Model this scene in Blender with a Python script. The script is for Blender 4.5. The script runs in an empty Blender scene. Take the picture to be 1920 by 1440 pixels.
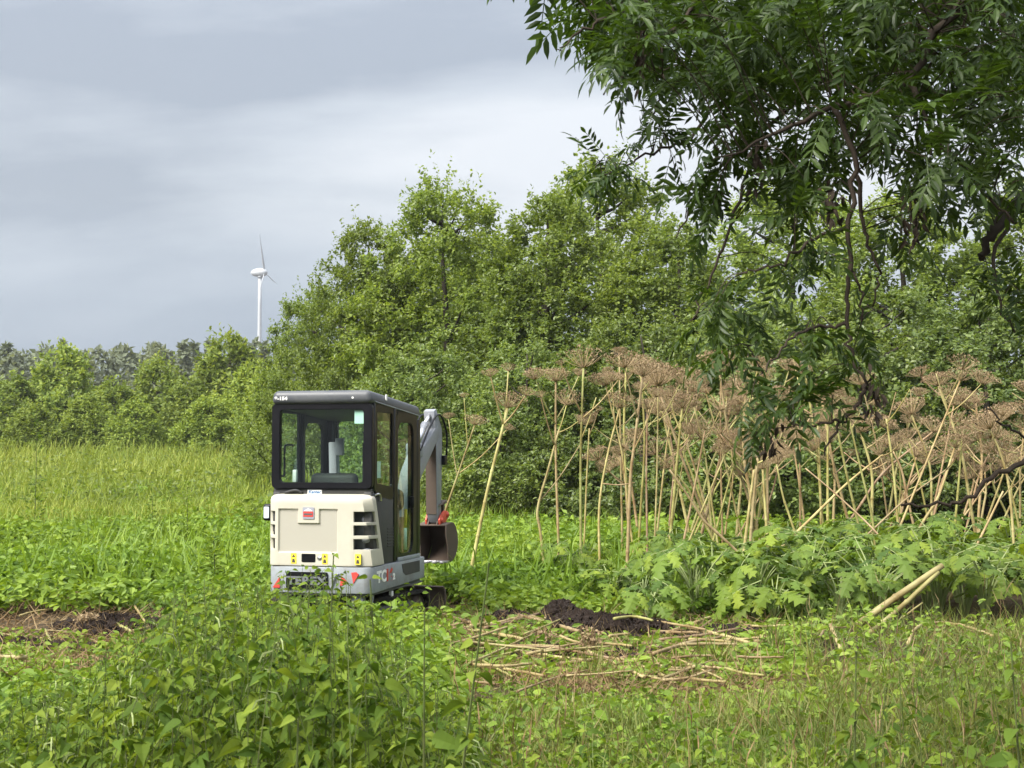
import bpy, bmesh, math, random
import numpy as np
from mathutils import Vector, Matrix

R = math.radians
rng = np.random.default_rng(7)
random.seed(7)
SC = bpy.context.scene
COL = SC.collection

# ------------------------------------------------------------------ camera, sky, sun, exposure
CAMZ, FPX, PITCH = 1.7, 2770.0, math.atan(140 / 2770.0)
cam = bpy.data.cameras.new('camera')
cam.sensor_width = 36.0
cam.lens = 36.0 * FPX / 1920.0
cam.clip_end = 4000
cam.clip_start = 0.05
cam.dof.use_dof = True
cam.dof.focus_distance = 15.5
cam.dof.aperture_fstop = 14.0
camo = bpy.data.objects.new('camera', cam)
COL.objects.link(camo)
camo.location = (0, 0, CAMZ)
camo.rotation_euler = (R(90) + PITCH, 0, 0)
SC.camera = camo

SUN_EL, SUN_AZ = R(46), R(228)          # azimuth clockwise from +Y: high on the left, a little behind the camera
sdir = Vector((math.sin(SUN_AZ) * math.cos(SUN_EL), math.cos(SUN_AZ) * math.cos(SUN_EL), math.sin(SUN_EL)))
sl = bpy.data.lights.new('sun', 'SUN')
sl.energy = 3.3
sl.angle = R(34)
sl.color = (1.0, 0.955, 0.88)
so = bpy.data.objects.new('sun', sl)
COL.objects.link(so)
so.rotation_euler = (-sdir).to_track_quat('-Z', 'Y').to_euler()

SC.view_settings.view_transform = 'Standard'
SC.view_settings.look = 'None'
SC.view_settings.gamma = 1.0
SC.view_settings.exposure = 1.45
SC.view_settings.use_curve_mapping = False
SC.cycles.max_bounces = 7
SC.cycles.diffuse_bounces = 3
SC.cycles.glossy_bounces = 2
SC.cycles.transmission_bounces = 4
SC.cycles.transparent_max_bounces = 10
SC.cycles.use_denoising = True
SC.cycles.adaptive_threshold = 0.02
SC.cycles.caustics_reflective = False
SC.cycles.caustics_refractive = False


CLX, CLY = 5.1, 0.0


def make_world():
    w = bpy.data.worlds.new('World')
    SC.world = w
    w.use_nodes = True
    nt = w.node_tree
    nt.nodes.clear()
    N, L = nt.nodes.new, nt.links.new

    def math_(op, a, b=None):
        n = N('ShaderNodeMath')
        n.operation = op
        for i, v in enumerate((a, b)):
            if v is None:
                continue
            if isinstance(v, (int, float)):
                n.inputs[i].default_value = v
            else:
                L(v, n.inputs[i])
        return n.outputs[0]
    sky = N('ShaderNodeTexSky')
    sky.sky_type = 'NISHITA'
    sky.sun_disc = False
    sky.sun_elevation = SUN_EL
    sky.sun_rotation = SUN_AZ
    sky.air_density = 1.0
    sky.dust_density = 2.0
    tc = N('ShaderNodeTexCoord')
    sep = N('ShaderNodeSeparateXYZ')
    L(tc.outputs['Generated'], sep.inputs[0])
    z = math_('MAXIMUM', sep.outputs[2], 0.0)
    den = math_('ADD', z, 0.30)
    cx = math_('DIVIDE', sep.outputs[0], den)
    cy = math_('DIVIDE', sep.outputs[1], den)
    comb = N('ShaderNodeCombineXYZ')
    L(cx, comb.inputs[0])
    L(cy, comb.inputs[1])

    def noise(scale, detail, rough, off, dist=0.0):
        mp = N('ShaderNodeMapping')
        mp.inputs['Location'].default_value = off
        mp.inputs['Scale'].default_value = (0.5, 1.0, 1.0)
        L(comb.outputs[0], mp.inputs[0])
        n = N('ShaderNodeTexNoise')
        n.inputs['Scale'].default_value = scale
        n.inputs['Detail'].default_value = detail
        n.inputs['Roughness'].default_value = rough
        n.inputs['Distortion'].default_value = dist
        L(mp.outputs[0], n.inputs['Vector'])
        return n.outputs[0]
    n1 = noise(1.6, 8, 0.53, (CLX, CLY, 0.0), 0.2)
    r1 = N('ShaderNodeValToRGB')                 # heavy grey cloud bellies against thinner bright cloud
    r1.color_ramp.elements[0].position = 0.38
    r1.color_ramp.elements[0].color = (1.75, 1.95, 2.25, 1)
    r1.color_ramp.elements[1].position = 0.62
    r1.color_ramp.elements[1].color = (3.75, 3.86, 4.02, 1)
    e = r1.color_ramp.elements.new(0.5)
    e.color = (2.8, 3.0, 3.25, 1)
    L(n1, r1.inputs[0])
    # rain-blue cloud base low on the horizon
    hz = N('ShaderNodeValToRGB')
    hz.color_ramp.elements[0].position = 0.045
    hz.color_ramp.elements[0].color = (1, 1, 1, 1)
    hz.color_ramp.elements[1].position = 0.17
    hz.color_ramp.elements[1].color = (0, 0, 0, 1)
    L(sep.outputs[2], hz.inputs[0])
    mxh = N('ShaderNodeMix')
    mxh.data_type = 'RGBA'
    L(math_('MULTIPLY', hz.outputs[0], 0.85), mxh.inputs['Factor'])
    L(r1.outputs[0], mxh.inputs[6])
    mxh.inputs[7].default_value = (1.2, 1.55, 2.15, 1)
    mx = N('ShaderNodeMix')
    mx.data_type = 'RGBA'
    mx.inputs['Factor'].default_value = 0.90
    L(sky.outputs[0], mx.inputs[6])
    L(mxh.outputs[2], mx.inputs[7])
    # an overcast sky is brighter towards the zenith
    zf = math_('ADD', math_('MULTIPLY', math_('MULTIPLY', z, z), 2.7), 0.95)
    vs = N('ShaderNodeVectorMath')
    vs.operation = 'SCALE'
    L(mx.outputs[2], vs.inputs[0])
    L(zf, vs.inputs['Scale'])
    bg = N('ShaderNodeBackground')
    bg.inputs['Strength'].default_value = 0.079
    L(vs.outputs[0], bg.inputs['Color'])
    out = N('ShaderNodeOutputWorld')
    L(bg.outputs[0], out.inputs['Surface'])


make_world()


# ------------------------------------------------------------------ pixel <-> world helpers (photo pixels, 1920 x 1440)
def at(px, py, Y):
    u, v = (px - 960) / FPX, (720 - py) / FPX
    ca, sa = math.cos(PITCH), math.sin(PITCH)
    d = np.array((u, ca - v * sa, sa + v * ca))
    return np.array((0, 0, CAMZ)) + d * (Y / d[1])


def sstep(a, b, x):
    t = np.clip((x - a) / (b - a), 0, 1)
    return t * t * (3 - 2 * t)


def H(x, y):
    x, y = np.asarray(x, float), np.asarray(y, float)
    h = 1.45 * sstep(24, 78, y)
    h = h + 0.05 * np.sin(x * 0.9 + y * 0.35) * np.sin(y * 0.7 - x * 0.4)
    h = h + 0.03 * np.sin(x * 2.3 + 1.7) * np.sin(y * 1.9 + 0.4)
    return h


def gnd(px, py, up=0.0):
    lo, hi = 2.0, 400.0
    for _ in range(50):
        m = 0.5 * (lo + hi)
        p = at(px, py, m)
        if p[2] > H(p[0], p[1]) + up:
            lo = m
        else:
            hi = m
    return at(px, py, 0.5 * (lo + hi))


# ------------------------------------------------------------------ mesh helpers
class Geo:
    def __init__(s):
        s.v, s.f, s.n = [], [], 0

    def add(s, V, faces, m=0):
        """faces: list of int arrays (k,3) or (k,4)"""
        V = np.asarray(V, np.float32).reshape(-1, 3)
        s.v.append(V)
        for F in faces:
            F = np.asarray(F, np.int32)
            if len(F):
                s.f.append((F + s.n, m))
        s.n += len(V)

    def inst(s, T, M, P, m=0):
        V, faces = T
        k, nv = len(P), len(V)
        if k == 0:
            return
        W = np.einsum('kij,nj->kni', M, V) + P[:, None, :]
        off = (np.arange(k) * nv)[:, None, None]
        s.add(W.reshape(-1, 3), [(np.asarray(F)[None] + off).reshape(-1, len(F[0])) for F in faces], m)

    def mesh(s, name, mats, smooth=False):
        me = bpy.data.meshes.new(name)
        V = np.concatenate(s.v) if s.v else np.zeros((0, 3), np.float32)
        me.vertices.add(len(V))
        me.vertices.foreach_set('co', V.ravel())
        tot, idx, mi = [], [], []
        for F, m in s.f:
            tot.append(np.full(len(F), F.shape[1], np.int32))
            idx.append(F.ravel())
            mi.append(np.full(len(F), m, np.int32))
        tot, idx, mi = np.concatenate(tot), np.concatenate(idx), np.concatenate(mi)
        me.loops.add(len(idx))
        me.loops.foreach_set('vertex_index', idx)
        me.polygons.add(len(tot))
        st = np.zeros(len(tot), np.int32)
        st[1:] = np.cumsum(tot)[:-1]
        me.polygons.foreach_set('loop_start', st)
        me.polygons.foreach_set('loop_total', tot)
        me.polygons.foreach_set('material_index', mi)
        me.polygons.foreach_set('use_smooth', np.full(len(tot), bool(smooth)))
        for m in (mats if isinstance(mats, (list, tuple)) else [mats]):
            me.materials.append(m)
        me.update(calc_edges=True)
        return me

    def build(s, name, mats, parent=None, smooth=False):
        return link(name, s.mesh(name, mats, smooth), parent)


def link(name, me, parent=None, loc=None):
    o = bpy.data.objects.new(name, me)
    COL.objects.link(o)
    if parent is not None:
        o.parent = parent
    if loc is not None:
        o.location = loc
    return o


def empty(name, loc=(0, 0, 0), rz=0.0):
    o = bpy.data.objects.new(name, None)
    o.empty_display_size = 0.2
    COL.objects.link(o)
    o.location = loc
    o.rotation_euler = (0, 0, rz)
    return o


def tag(o, label=None, cat=None, group=None, kind=None):
    if label:
        o['label'] = label
    if cat:
        o['category'] = cat
    if group:
        o['group'] = group
    if kind:
        o['kind'] = kind
    return o


def nrm(a):
    a = np.asarray(a, float)
    return a / np.maximum(np.linalg.norm(a, axis=-1, keepdims=True), 1e-9)


def frames(D, U):
    """matrices with Y column along D and Z column as near U as possible"""
    D = nrm(D)
    X = nrm(np.cross(D, U))
    Z = np.cross(X, D)
    return np.stack([X, D, Z], axis=-1)


def tube(g, pts, rad, sides=5, m=0, cap=True):
    pts = np.asarray(pts, float)
    n = len(pts)
    rad = np.broadcast_to(np.asarray(rad, float), (n,))
    T = np.gradient(pts, axis=0)
    T = nrm(T)
    ref = np.array((0.31, 0.93, 0.17)) if abs(T[0][2]) > 0.7 else np.array((0, 0, 1.0))
    X = nrm(np.cross(T, ref))
    Y = np.cross(T, X)
    a = np.linspace(0, 2 * math.pi, sides, endpoint=False)
    V = pts[:, None] + rad[:, None, None] * (np.cos(a)[None, :, None] * X[:, None] + np.sin(a)[None, :, None] * Y[:, None])
    i = np.arange(n - 1)[:, None] * sides
    j = np.arange(sides)[None]
    j2 = (j + 1) % sides
    F = np.stack([i + j, i + j2, i + sides + j2, i + sides + j], -1).reshape(-1, 4)
    Vf = V.reshape(-1, 3)
    faces = [F]
    if cap:
        c0, c1 = len(Vf), len(Vf) + 1
        Vf = np.concatenate([Vf, pts[:1], pts[-1:]])
        jj = np.arange(sides)
        k2 = (jj + 1) % sides
        faces.append(np.stack([np.full(sides, c0), k2, jj], -1))
        b = (n - 1) * sides
        faces.append(np.stack([np.full(sides, c1), b + jj, b + k2], -1))
    g.add(Vf, faces, m)


def smooth_path(P, k=6):
    """Catmull-Rom through points"""
    P = np.asarray(P, float)
    if len(P) < 3:
        return np.linspace(P[0], P[-1], k + 1)
    Q = np.concatenate([2 * P[:1] - P[1:2], P, 2 * P[-1:] - P[-2:-1]])
    out = []
    for i in range(1, len(Q) - 2):
        for t in np.linspace(0, 1, k, endpoint=False):
            a, b, c, d = Q[i - 1], Q[i], Q[i + 1], Q[i + 2]
            out.append(0.5 * (2 * b + (c - a) * t + (2 * a - 5 * b + 4 * c - d) * t * t + (3 * b - a - 3 * c + d) * t ** 3))
    out.append(P[-1])
    return np.array(out)


def leaf_tpl(prof, fold=0.25, droop=0.2):
    """prof: (t along, half width); a leaf of length 1 along +Y folded along its midrib"""
    V, L_, M_, R_ = [], [], [], []
    for t, w in prof:
        z = -droop * t * t
        if w < 1e-4:
            V.append((0, t, z))
            k = len(V) - 1
            L_.append(k), M_.append(k), R_.append(k)
        else:
            V += [(-w, t, z + fold * w), (0, t, z), (w, t, z + fold * w)]
            k = len(V)
            L_.append(k - 3), M_.append(k - 2), R_.append(k - 1)
    tri, quad = [], []
    for i in range(len(prof) - 1):
        for A in (L_, R_):
            f = [A[i], M_[i], M_[i + 1], A[i + 1]]
            if A is L_:
                f = f[::-1]
            u = []
            for q in f:
                if q not in u:
                    u.append(q)
            (tri if len(u) == 3 else quad).append(u)
    fs = []
    if tri:
        fs.append(np.array(tri))
    if quad:
        fs.append(np.array(quad))
    return np.array(V, float), fs


LEAF_DIAMOND = (np.array([(0, 0, 0), (0.30, 0.45, 0.06), (0, 1, -0.12), (-0.30, 0.45, 0.06)], float), [np.array([(0, 1, 2, 3)])])
LEAF_ALDER = leaf_tpl([(0, 0), (0.32, 0.36), (0.72, 0.30), (1, 0)], 0.35, 0.22)
LEAF_NETTLE = leaf_tpl([(0, 0), (0.08, 0.19), (0.24, 0.29), (0.40, 0.25), (0.58, 0.21), (0.80, 0.085), (1, 0)], 0.32, 0.45)
# light six-corner leaf folded along its midrib
LEAF_HEX = (np.array([(0, 0, 0), (0, 1, -0.24), (-0.28, 0.30, 0.08), (-0.25, 0.66, -0.03), (0.28, 0.30, 0.08), (0.25, 0.66, -0.03)], float), [np.array([(0, 1, 3, 2), (0, 4, 5, 1)])])
LEAF_LANCE = leaf_tpl([(0, 0), (0.3, 0.17), (0.65, 0.14), (1, 0)], 0.3, 0.35)
BLADE = (np.array([(-.5, 0, 0), (.5, 0, 0), (-.42, .45, -.03), (.42, .45, -.03), (-.26, .78, -.16), (.26, .78, -.16), (0, 1, -.38)], float),
         [np.array([(0, 1, 3, 2), (2, 3, 5, 4)]), np.array([(4, 5, 6)])])


def rand_dirs(n, up=0.0, r=rng):
    d = r.normal(size=(n, 3))
    d[:, 2] += up
    return nrm(d)


# ------------------------------------------------------------------ materials
def new_mat(name):
    m = bpy.data.materials.new(name)
    m.use_nodes = True
    nt = m.node_tree
    nt.nodes.clear()
    return m, nt, nt.nodes.new, nt.links.new


def leaf_mat(name, cols, trans=0.38, rough=0.5, spec=0.35, scale=0.35, tint=(0.75, 0.9, 0.6), tgain=(1.25, 1.2, 0.55), by_object=False):
    """cols: dark, mid, light colour of single leaves; slow noise shifts whole patches towards tint"""
    m, nt, N, L = new_mat(name)
    geo = N('ShaderNodeNewGeometry')
    ramp = N('ShaderNodeValToRGB')
    els = ramp.color_ramp.elements
    els[0].color = (*cols[0], 1)
    els[1].color = (*cols[-1], 1)
    for i, c in enumerate(cols[1:-1]):
        e = els.new((i + 1) / (len(cols) - 1))
        e.color = (*c, 1)
    L(geo.outputs['Random Per Island'], ramp.inputs[0])
    nz = N('ShaderNodeTexNoise')
    nz.inputs['Scale'].default_value = scale
    nz.inputs['Detail'].default_value = 3
    L(geo.outputs['Position'], nz.inputs['Vector'])
    r2 = N('ShaderNodeValToRGB')
    r2.color_ramp.elements[0].position = 0.38
    r2.color_ramp.elements[1].position = 0.66
    r2.color_ramp.elements[0].color = (1, 1, 1, 1)
    r2.color_ramp.elements[1].color = (*tint, 1)
    L(nz.outputs[0], r2.inputs[0])
    mx = N('ShaderNodeMix')
    mx.data_type = 'RGBA'
    mx.blend_type = 'MULTIPLY'
    mx.inputs['Factor'].default_value = 1
    L(ramp.outputs[0], mx.inputs[6])
    L(r2.outputs[0], mx.inputs[7])
    colr = mx.outputs[2]
    if by_object:
        oi = N('ShaderNodeObjectInfo')
        hs = N('ShaderNodeHueSaturation')
        mr = N('ShaderNodeMapRange')
        mr.inputs[3].default_value = 0.8
        mr.inputs[4].default_value = 1.2
        L(oi.outputs['Random'], mr.inputs[0])
        L(mr.outputs[0], hs.inputs['Value'])
        L(colr, hs.inputs['Color'])
        colr = hs.outputs[0]
    pb = N('ShaderNodeBsdfPrincipled')
    pb.inputs['Roughness'].default_value = rough
    pb.inputs['Specular IOR Level'].default_value = spec
    L(colr, pb.inputs['Base Color'])
    tr = N('ShaderNodeBsdfTranslucent')
    tm = N('ShaderNodeMix')
    tm.data_type = 'RGBA'
    tm.blend_type = 'MULTIPLY'
    tm.inputs['Factor'].default_value = 1
    tm.inputs[7].default_value = (*tgain, 1)
    L(colr, tm.inputs[6])
    L(tm.outputs[2], tr.inputs['Color'])
    ms = N('ShaderNodeMixShader')
    ms.inputs[0].default_value = trans
    L(pb.outputs[0], ms.inputs[1])
    L(tr.outputs[0], ms.inputs[2])
    out = N('ShaderNodeOutputMaterial')
    L(ms.outputs[0], out.inputs[0])
    return m


def paint(name, col, rough=0.45, metal=0.0, spec=0.5, dirt=0.25, dirtcol=(0.12, 0.10, 0.07), scale=6.0, bump=0.0):
    m, nt, N, L = new_mat(name)
    tc = N('ShaderNodeTexCoord')
    nz = N('ShaderNodeTexNoise')
    nz.inputs['Scale'].default_value = scale
    nz.inputs['Detail'].default_value = 6
    nz.inputs['Roughness'].default_value = 0.65
    L(tc.outputs['Object'], nz.inputs['Vector'])
    rp = N('ShaderNodeValToRGB')
    rp.color_ramp.elements[0].position = 0.46
    rp.color_ramp.elements[1].position = 0.80
    rp.color_ramp.elements[0].color = (0, 0, 0, 1)
    rp.color_ramp.elements[1].color = (dirt, dirt, dirt, 1)
    L(nz.outputs[0], rp.inputs[0])
    mx = N('ShaderNodeMix')
    mx.data_type = 'RGBA'
    L(rp.outputs[0], mx.inputs['Factor'])
    mx.inputs[6].default_value = (*col, 1)
    mx.inputs[7].default_value = (*dirtcol, 1)
    pb = N('ShaderNodeBsdfPrincipled')
    L(mx.outputs[2], pb.inputs['Base Color'])
    mr = N('ShaderNodeMapRange')
    mr.inputs[3].default_value = max(rough - 0.08, 0.02)
    mr.inputs[4].default_value = min(rough + 0.22, 1)
    L(nz.outputs[0], mr.inputs[0])
    L(mr.outputs[0], pb.inputs['Roughness'])
    pb.inputs['Metallic'].default_value = metal
    pb.inputs['Specular IOR Level'].default_value = spec
    if bump:
        bp = N('ShaderNodeBump')
        bp.inputs['Strength'].default_value = bump
        bp.inputs['Distance'].default_value = 0.02
        L(nz.outputs[0], bp.inputs['Height'])
        L(bp.outputs[0], pb.inputs['Normal'])
    out = N('ShaderNodeOutputMaterial')
    L(pb.outputs[0], out.inputs[0])
    return m


def glass_mat(name, tint=(0.62, 0.80, 0.72)):
    m, nt, N, L = new_mat(name)
    t = N('ShaderNodeBsdfTransparent')
    t.inputs[0].default_value = (*tint, 1)
    g = N('ShaderNodeBsdfGlossy')
    g.inputs['Roughness'].default_value = 0.03
    lw = N('ShaderNodeLayerWeight')
    lw.inputs[0].default_value = 0.5
    pw = N('ShaderNodeMath')
    pw.operation = 'POWER'
    L(lw.outputs['Facing'], pw.inputs[0])
    pw.inputs[1].default_value = 4.0
    f = N('ShaderNodeMath')
    f.operation = 'MULTIPLY_ADD'
    L(pw.outputs[0], f.inputs[0])
    f.inputs[1].default_value = 0.55
    f.inputs[2].default_value = 0.03
    ms = N('ShaderNodeMixShader')
    L(f.outputs[0], ms.inputs[0])
    L(t.outputs[0], ms.inputs[1])
    L(g.outputs[0], ms.inputs[2])
    out = N('ShaderNodeOutputMaterial')
    L(ms.outputs[0], out.inputs[0])
    return m


def straw_mat(name, cols, node_scale=0.0):
    """dry stalk: colour by object, blotches along its length, fibre streaks"""
    m, nt, N, L = new_mat(name)
    oi = N('ShaderNodeObjectInfo')
    rp = N('ShaderNodeValToRGB')
    els = rp.color_ramp.elements
    els[0].color = (*cols[0], 1)
    els[1].color = (*cols[-1], 1)
    for i, c in enumerate(cols[1:-1]):
        e = els.new((i + 1) / (len(cols) - 1))
        e.color = (*c, 1)
    L(oi.outputs['Random'], rp.inputs[0])
    geo = N('ShaderNodeNewGeometry')
    nz = N('ShaderNodeTexNoise')
    nz.inputs['Scale'].default_value = 5.0
    nz.inputs['Detail'].default_value = 5
    L(geo.outputs['Position'], nz.inputs['Vector'])
    r2 = N('ShaderNodeValToRGB')
    r2.color_ramp.elements[0].position = 0.35
    r2.color_ramp.elements[1].position = 0.62
    r2.color_ramp.elements[0].color = (0.62, 0.52, 0.42, 1)
    r2.color_ramp.elements[1].color = (1.05, 1.05, 1.0, 1)
    L(nz.outputs[0], r2.inputs[0])
    mx = N('ShaderNodeMix')
    mx.data_type = 'RGBA'
    mx.blend_type = 'MULTIPLY'
    mx.inputs['Factor'].default_value = 1
    L(rp.outputs[0], mx.inputs[6])
    L(r2.outputs[0], mx.inputs[7])
    pb = N('ShaderNodeBsdfPrincipled')
    pb.inputs['Roughness'].default_value = 0.55
    pb.inputs['Specular IOR Level'].default_value = 0.3
    L(mx.outputs[2], pb.inputs['Base Color'])
    out = N('ShaderNodeOutputMaterial')
    L(pb.outputs[0], out.inputs[0])
    return m


def ground_mat():
    m, nt, N, L = new_mat('ground')
    geo = N('ShaderNodeNewGeometry')

    def noise(scale, detail=5):
        nz = N('ShaderNodeTexNoise')
        nz.inputs['Scale'].default_value = scale
        nz.inputs['Detail'].default_value = detail
        L(geo.outputs['Position'], nz.inputs['Vector'])
        return nz.outputs[0]
    a = noise(0.5)
    r = N('ShaderNodeValToRGB')
    r.color_ramp.elements[0].position = 0.35
    r.color_ramp.elements[0].color = (0.042, 0.029, 0.020, 1)
    r.color_ramp.elements[1].position = 0.62
    r.color_ramp.elements[1].color = (0.075, 0.060, 0.036, 1)
    L(a, r.inputs[0])
    b = noise(9, 8)
    r2 = N('ShaderNodeValToRGB')
    r2.color_ramp.elements[0].color = (0.45, 0.42, 0.4, 1)
    r2.color_ramp.elements[1].color = (1.5, 1.45, 1.3, 1)
    L(b, r2.inputs[0])
    mx = N('ShaderNodeMix')
    mx.data_type = 'RGBA'
    mx.blend_type = 'MULTIPLY'
    mx.inputs['Factor'].default_value = 1
    L(r.outputs[0], mx.inputs[6])
    L(r2.outputs[0], mx.inputs[7])
    pb = N('ShaderNodeBsdfPrincipled')
    pb.inputs['Roughness'].default_value = 0.95
    pb.inputs['Specular IOR Level'].default_value = 0.1
    L(mx.outputs[2], pb.inputs['Base Color'])
    bp = N('ShaderNodeBump')
    bp.inputs['Strength'].default_value = 0.8
    bp.inputs['Distance'].default_value = 0.06
    L(b, bp.inputs['Height'])
    L(bp.outputs[0], pb.inputs['Normal'])
    out = N('ShaderNodeOutputMaterial')
    L(pb.outputs[0], out.inputs[0])
    return m


M = {}
M['ground'] = ground_mat()
M['soil'] = paint('soil', (0.019, 0.013, 0.010), 0.92, spec=0.15, dirt=0.5, dirtcol=(0.05, 0.038, 0.03), scale=14, bump=0.9)
M['alder'] = leaf_mat('alder_leaf', [(0.11, 0.16, 0.036), (0.18, 0.25, 0.055), (0.26, 0.33, 0.085)], trans=0.5, rough=0.42, spec=0.45, scale=0.30, tint=(1.12, 1.08, 0.8), by_object=True)
M['alder_dark'] = leaf_mat('dark_leaf', [(0.085, 0.13, 0.036), (0.145, 0.205, 0.058), (0.22, 0.28, 0.09)], trans=0.47, rough=0.42, spec=0.5, scale=0.4, tint=(1.1, 1.05, 0.85), by_object=True)
M['far_leaf'] = leaf_mat('far_leaf', [(0.125, 0.185, 0.042), (0.205, 0.275, 0.06), (0.29, 0.355, 0.08)], trans=0.40, rough=0.6, spec=0.25, scale=0.10, tint=(1.08, 1.04, 0.85), by_object=True)
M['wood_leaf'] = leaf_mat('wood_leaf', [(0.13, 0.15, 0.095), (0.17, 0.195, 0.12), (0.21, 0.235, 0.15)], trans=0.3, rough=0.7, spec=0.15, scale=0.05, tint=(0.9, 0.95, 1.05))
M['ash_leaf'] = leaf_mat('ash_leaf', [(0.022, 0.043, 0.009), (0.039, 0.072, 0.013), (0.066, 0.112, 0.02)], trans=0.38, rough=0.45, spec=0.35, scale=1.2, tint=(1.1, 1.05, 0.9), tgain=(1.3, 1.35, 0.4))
M['nettle'] = leaf_mat('nettle_leaf', [(0.065, 0.115, 0.018), (0.125, 0.19, 0.027), (0.23, 0.29, 0.04)], trans=0.42, rough=0.62, spec=0.14, scale=0.8, tint=(0.8, 0.9, 0.8))
M['weed'] = leaf_mat('weed_leaf', [(0.125, 0.195, 0.025), (0.20, 0.29, 0.035), (0.28, 0.37, 0.05)], trans=0.38, rough=0.5, spec=0.3, scale=0.35, tint=(0.72, 0.85, 0.8))
M['meadow'] = leaf_mat('meadow_blade', [(0.18, 0.235, 0.035), (0.26, 0.315, 0.052), (0.36, 0.38, 0.09)], trans=0.35, rough=0.6, spec=0.2, scale=0.16, tint=(0.66, 0.80, 0.72))
M['fgrass'] = leaf_mat('grass_blade', [(0.09, 0.14, 0.03), (0.15, 0.21, 0.05), (0.23, 0.25, 0.09)], trans=0.33, rough=0.5, spec=0.3, scale=0.5, tint=(1.25, 0.95, 0.75))
M['dryblade'] = leaf_mat('dry_blade', [(0.16, 0.11, 0.06), (0.25, 0.18, 0.09), (0.34, 0.26, 0.14)], trans=0.2, rough=0.7, spec=0.15, scale=0.8, tint=(0.8, 0.7, 0.65), tgain=(1, 0.9, 0.7))
M['hogleaf'] = leaf_mat('hogweed_leaf', [(0.06, 0.11, 0.024), (0.11, 0.178, 0.034), (0.20, 0.275, 0.045)], trans=0.40, rough=0.55, spec=0.18, scale=1.0, tint=(1.15, 1.05, 0.7), by_object=True)
M['bark'] = paint('bark', (0.05, 0.042, 0.033), 0.9, spec=0.15, dirt=0.6, dirtcol=(0.04, 0.035, 0.028), scale=9, bump=0.8)
M['twig'] = paint('dark_twig', (0.040, 0.030, 0.022), 0.85, spec=0.2, dirt=0.4, scale=20)
M['gstem'] = paint('green_stem', (0.085, 0.115, 0.03), 0.6, spec=0.3, dirt=0.5, dirtcol=(0.10, 0.06, 0.04), scale=4)
M['petiole'] = paint('pale_petiole', (0.22, 0.27, 0.10), 0.55, spec=0.3, dirt=0.4, dirtcol=(0.2, 0.16, 0.08), scale=5)
M['straw'] = straw_mat('standing_straw', [(0.36, 0.36, 0.12), (0.44, 0.36, 0.17), (0.36, 0.25, 0.15), (0.44, 0.42, 0.17), (0.31, 0.21, 0.14), (0.28, 0.30, 0.10)])
M['fallen'] = straw_mat('fallen_straw', [(0.28, 0.23, 0.10), (0.38, 0.32, 0.16), (0.20, 0.135, 0.085), (0.30, 0.30, 0.11), (0.24, 0.175, 0.105)])
M['ray'] = paint('umbel_ray', (0.30, 0.22, 0.12), 0.75, spec=0.2, dirt=0.5, dirtcol=(0.18, 0.11, 0.06), scale=6)
M['seed'] = leaf_mat('umbel_seed', [(0.20, 0.14, 0.08), (0.31, 0.23, 0.135), (0.44, 0.345, 0.21)], trans=0.15, rough=0.8, spec=0.1, scale=1.5, tint=(0.8, 0.75, 0.75), tgain=(1, .9, .8))

# ------------------------------------------------------------------ ground
def build_ground():
    g = Geo()
    ys = np.concatenate([np.linspace(-14, 40, 190), np.geomspace(40.8, 780, 60)])
    us = np.linspace(-1, 1, 131)
    us = np.sign(us) * np.abs(us) ** 1.3
    X, Yg = [], []
    for y in ys:
        X.append(us * max(16, 0.62 * abs(y) + 12))
        Yg.append(np.full(len(us), y))
    X, Yg = np.array(X), np.array(Yg)
    Z = H(X, Yg) + np.where(Yg < 40, 0.02 * np.sin(X * 7.1 + Yg * 3) * np.sin(Yg * 6.3 - X * 2), 0)
    V = np.stack([X, Yg, Z], -1).reshape(-1, 3)
    n, k = len(ys), len(us)
    i = np.arange(n - 1)[:, None] * k
    j = np.arange(k - 1)[None]
    F = np.stack([i + j, i + j + 1, i + k + j + 1, i + k + j], -1).reshape(-1, 4)
    g.add(V, [F])
    tag(g.build('ground', M['ground'], smooth=True), kind='structure')


build_ground()


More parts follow.
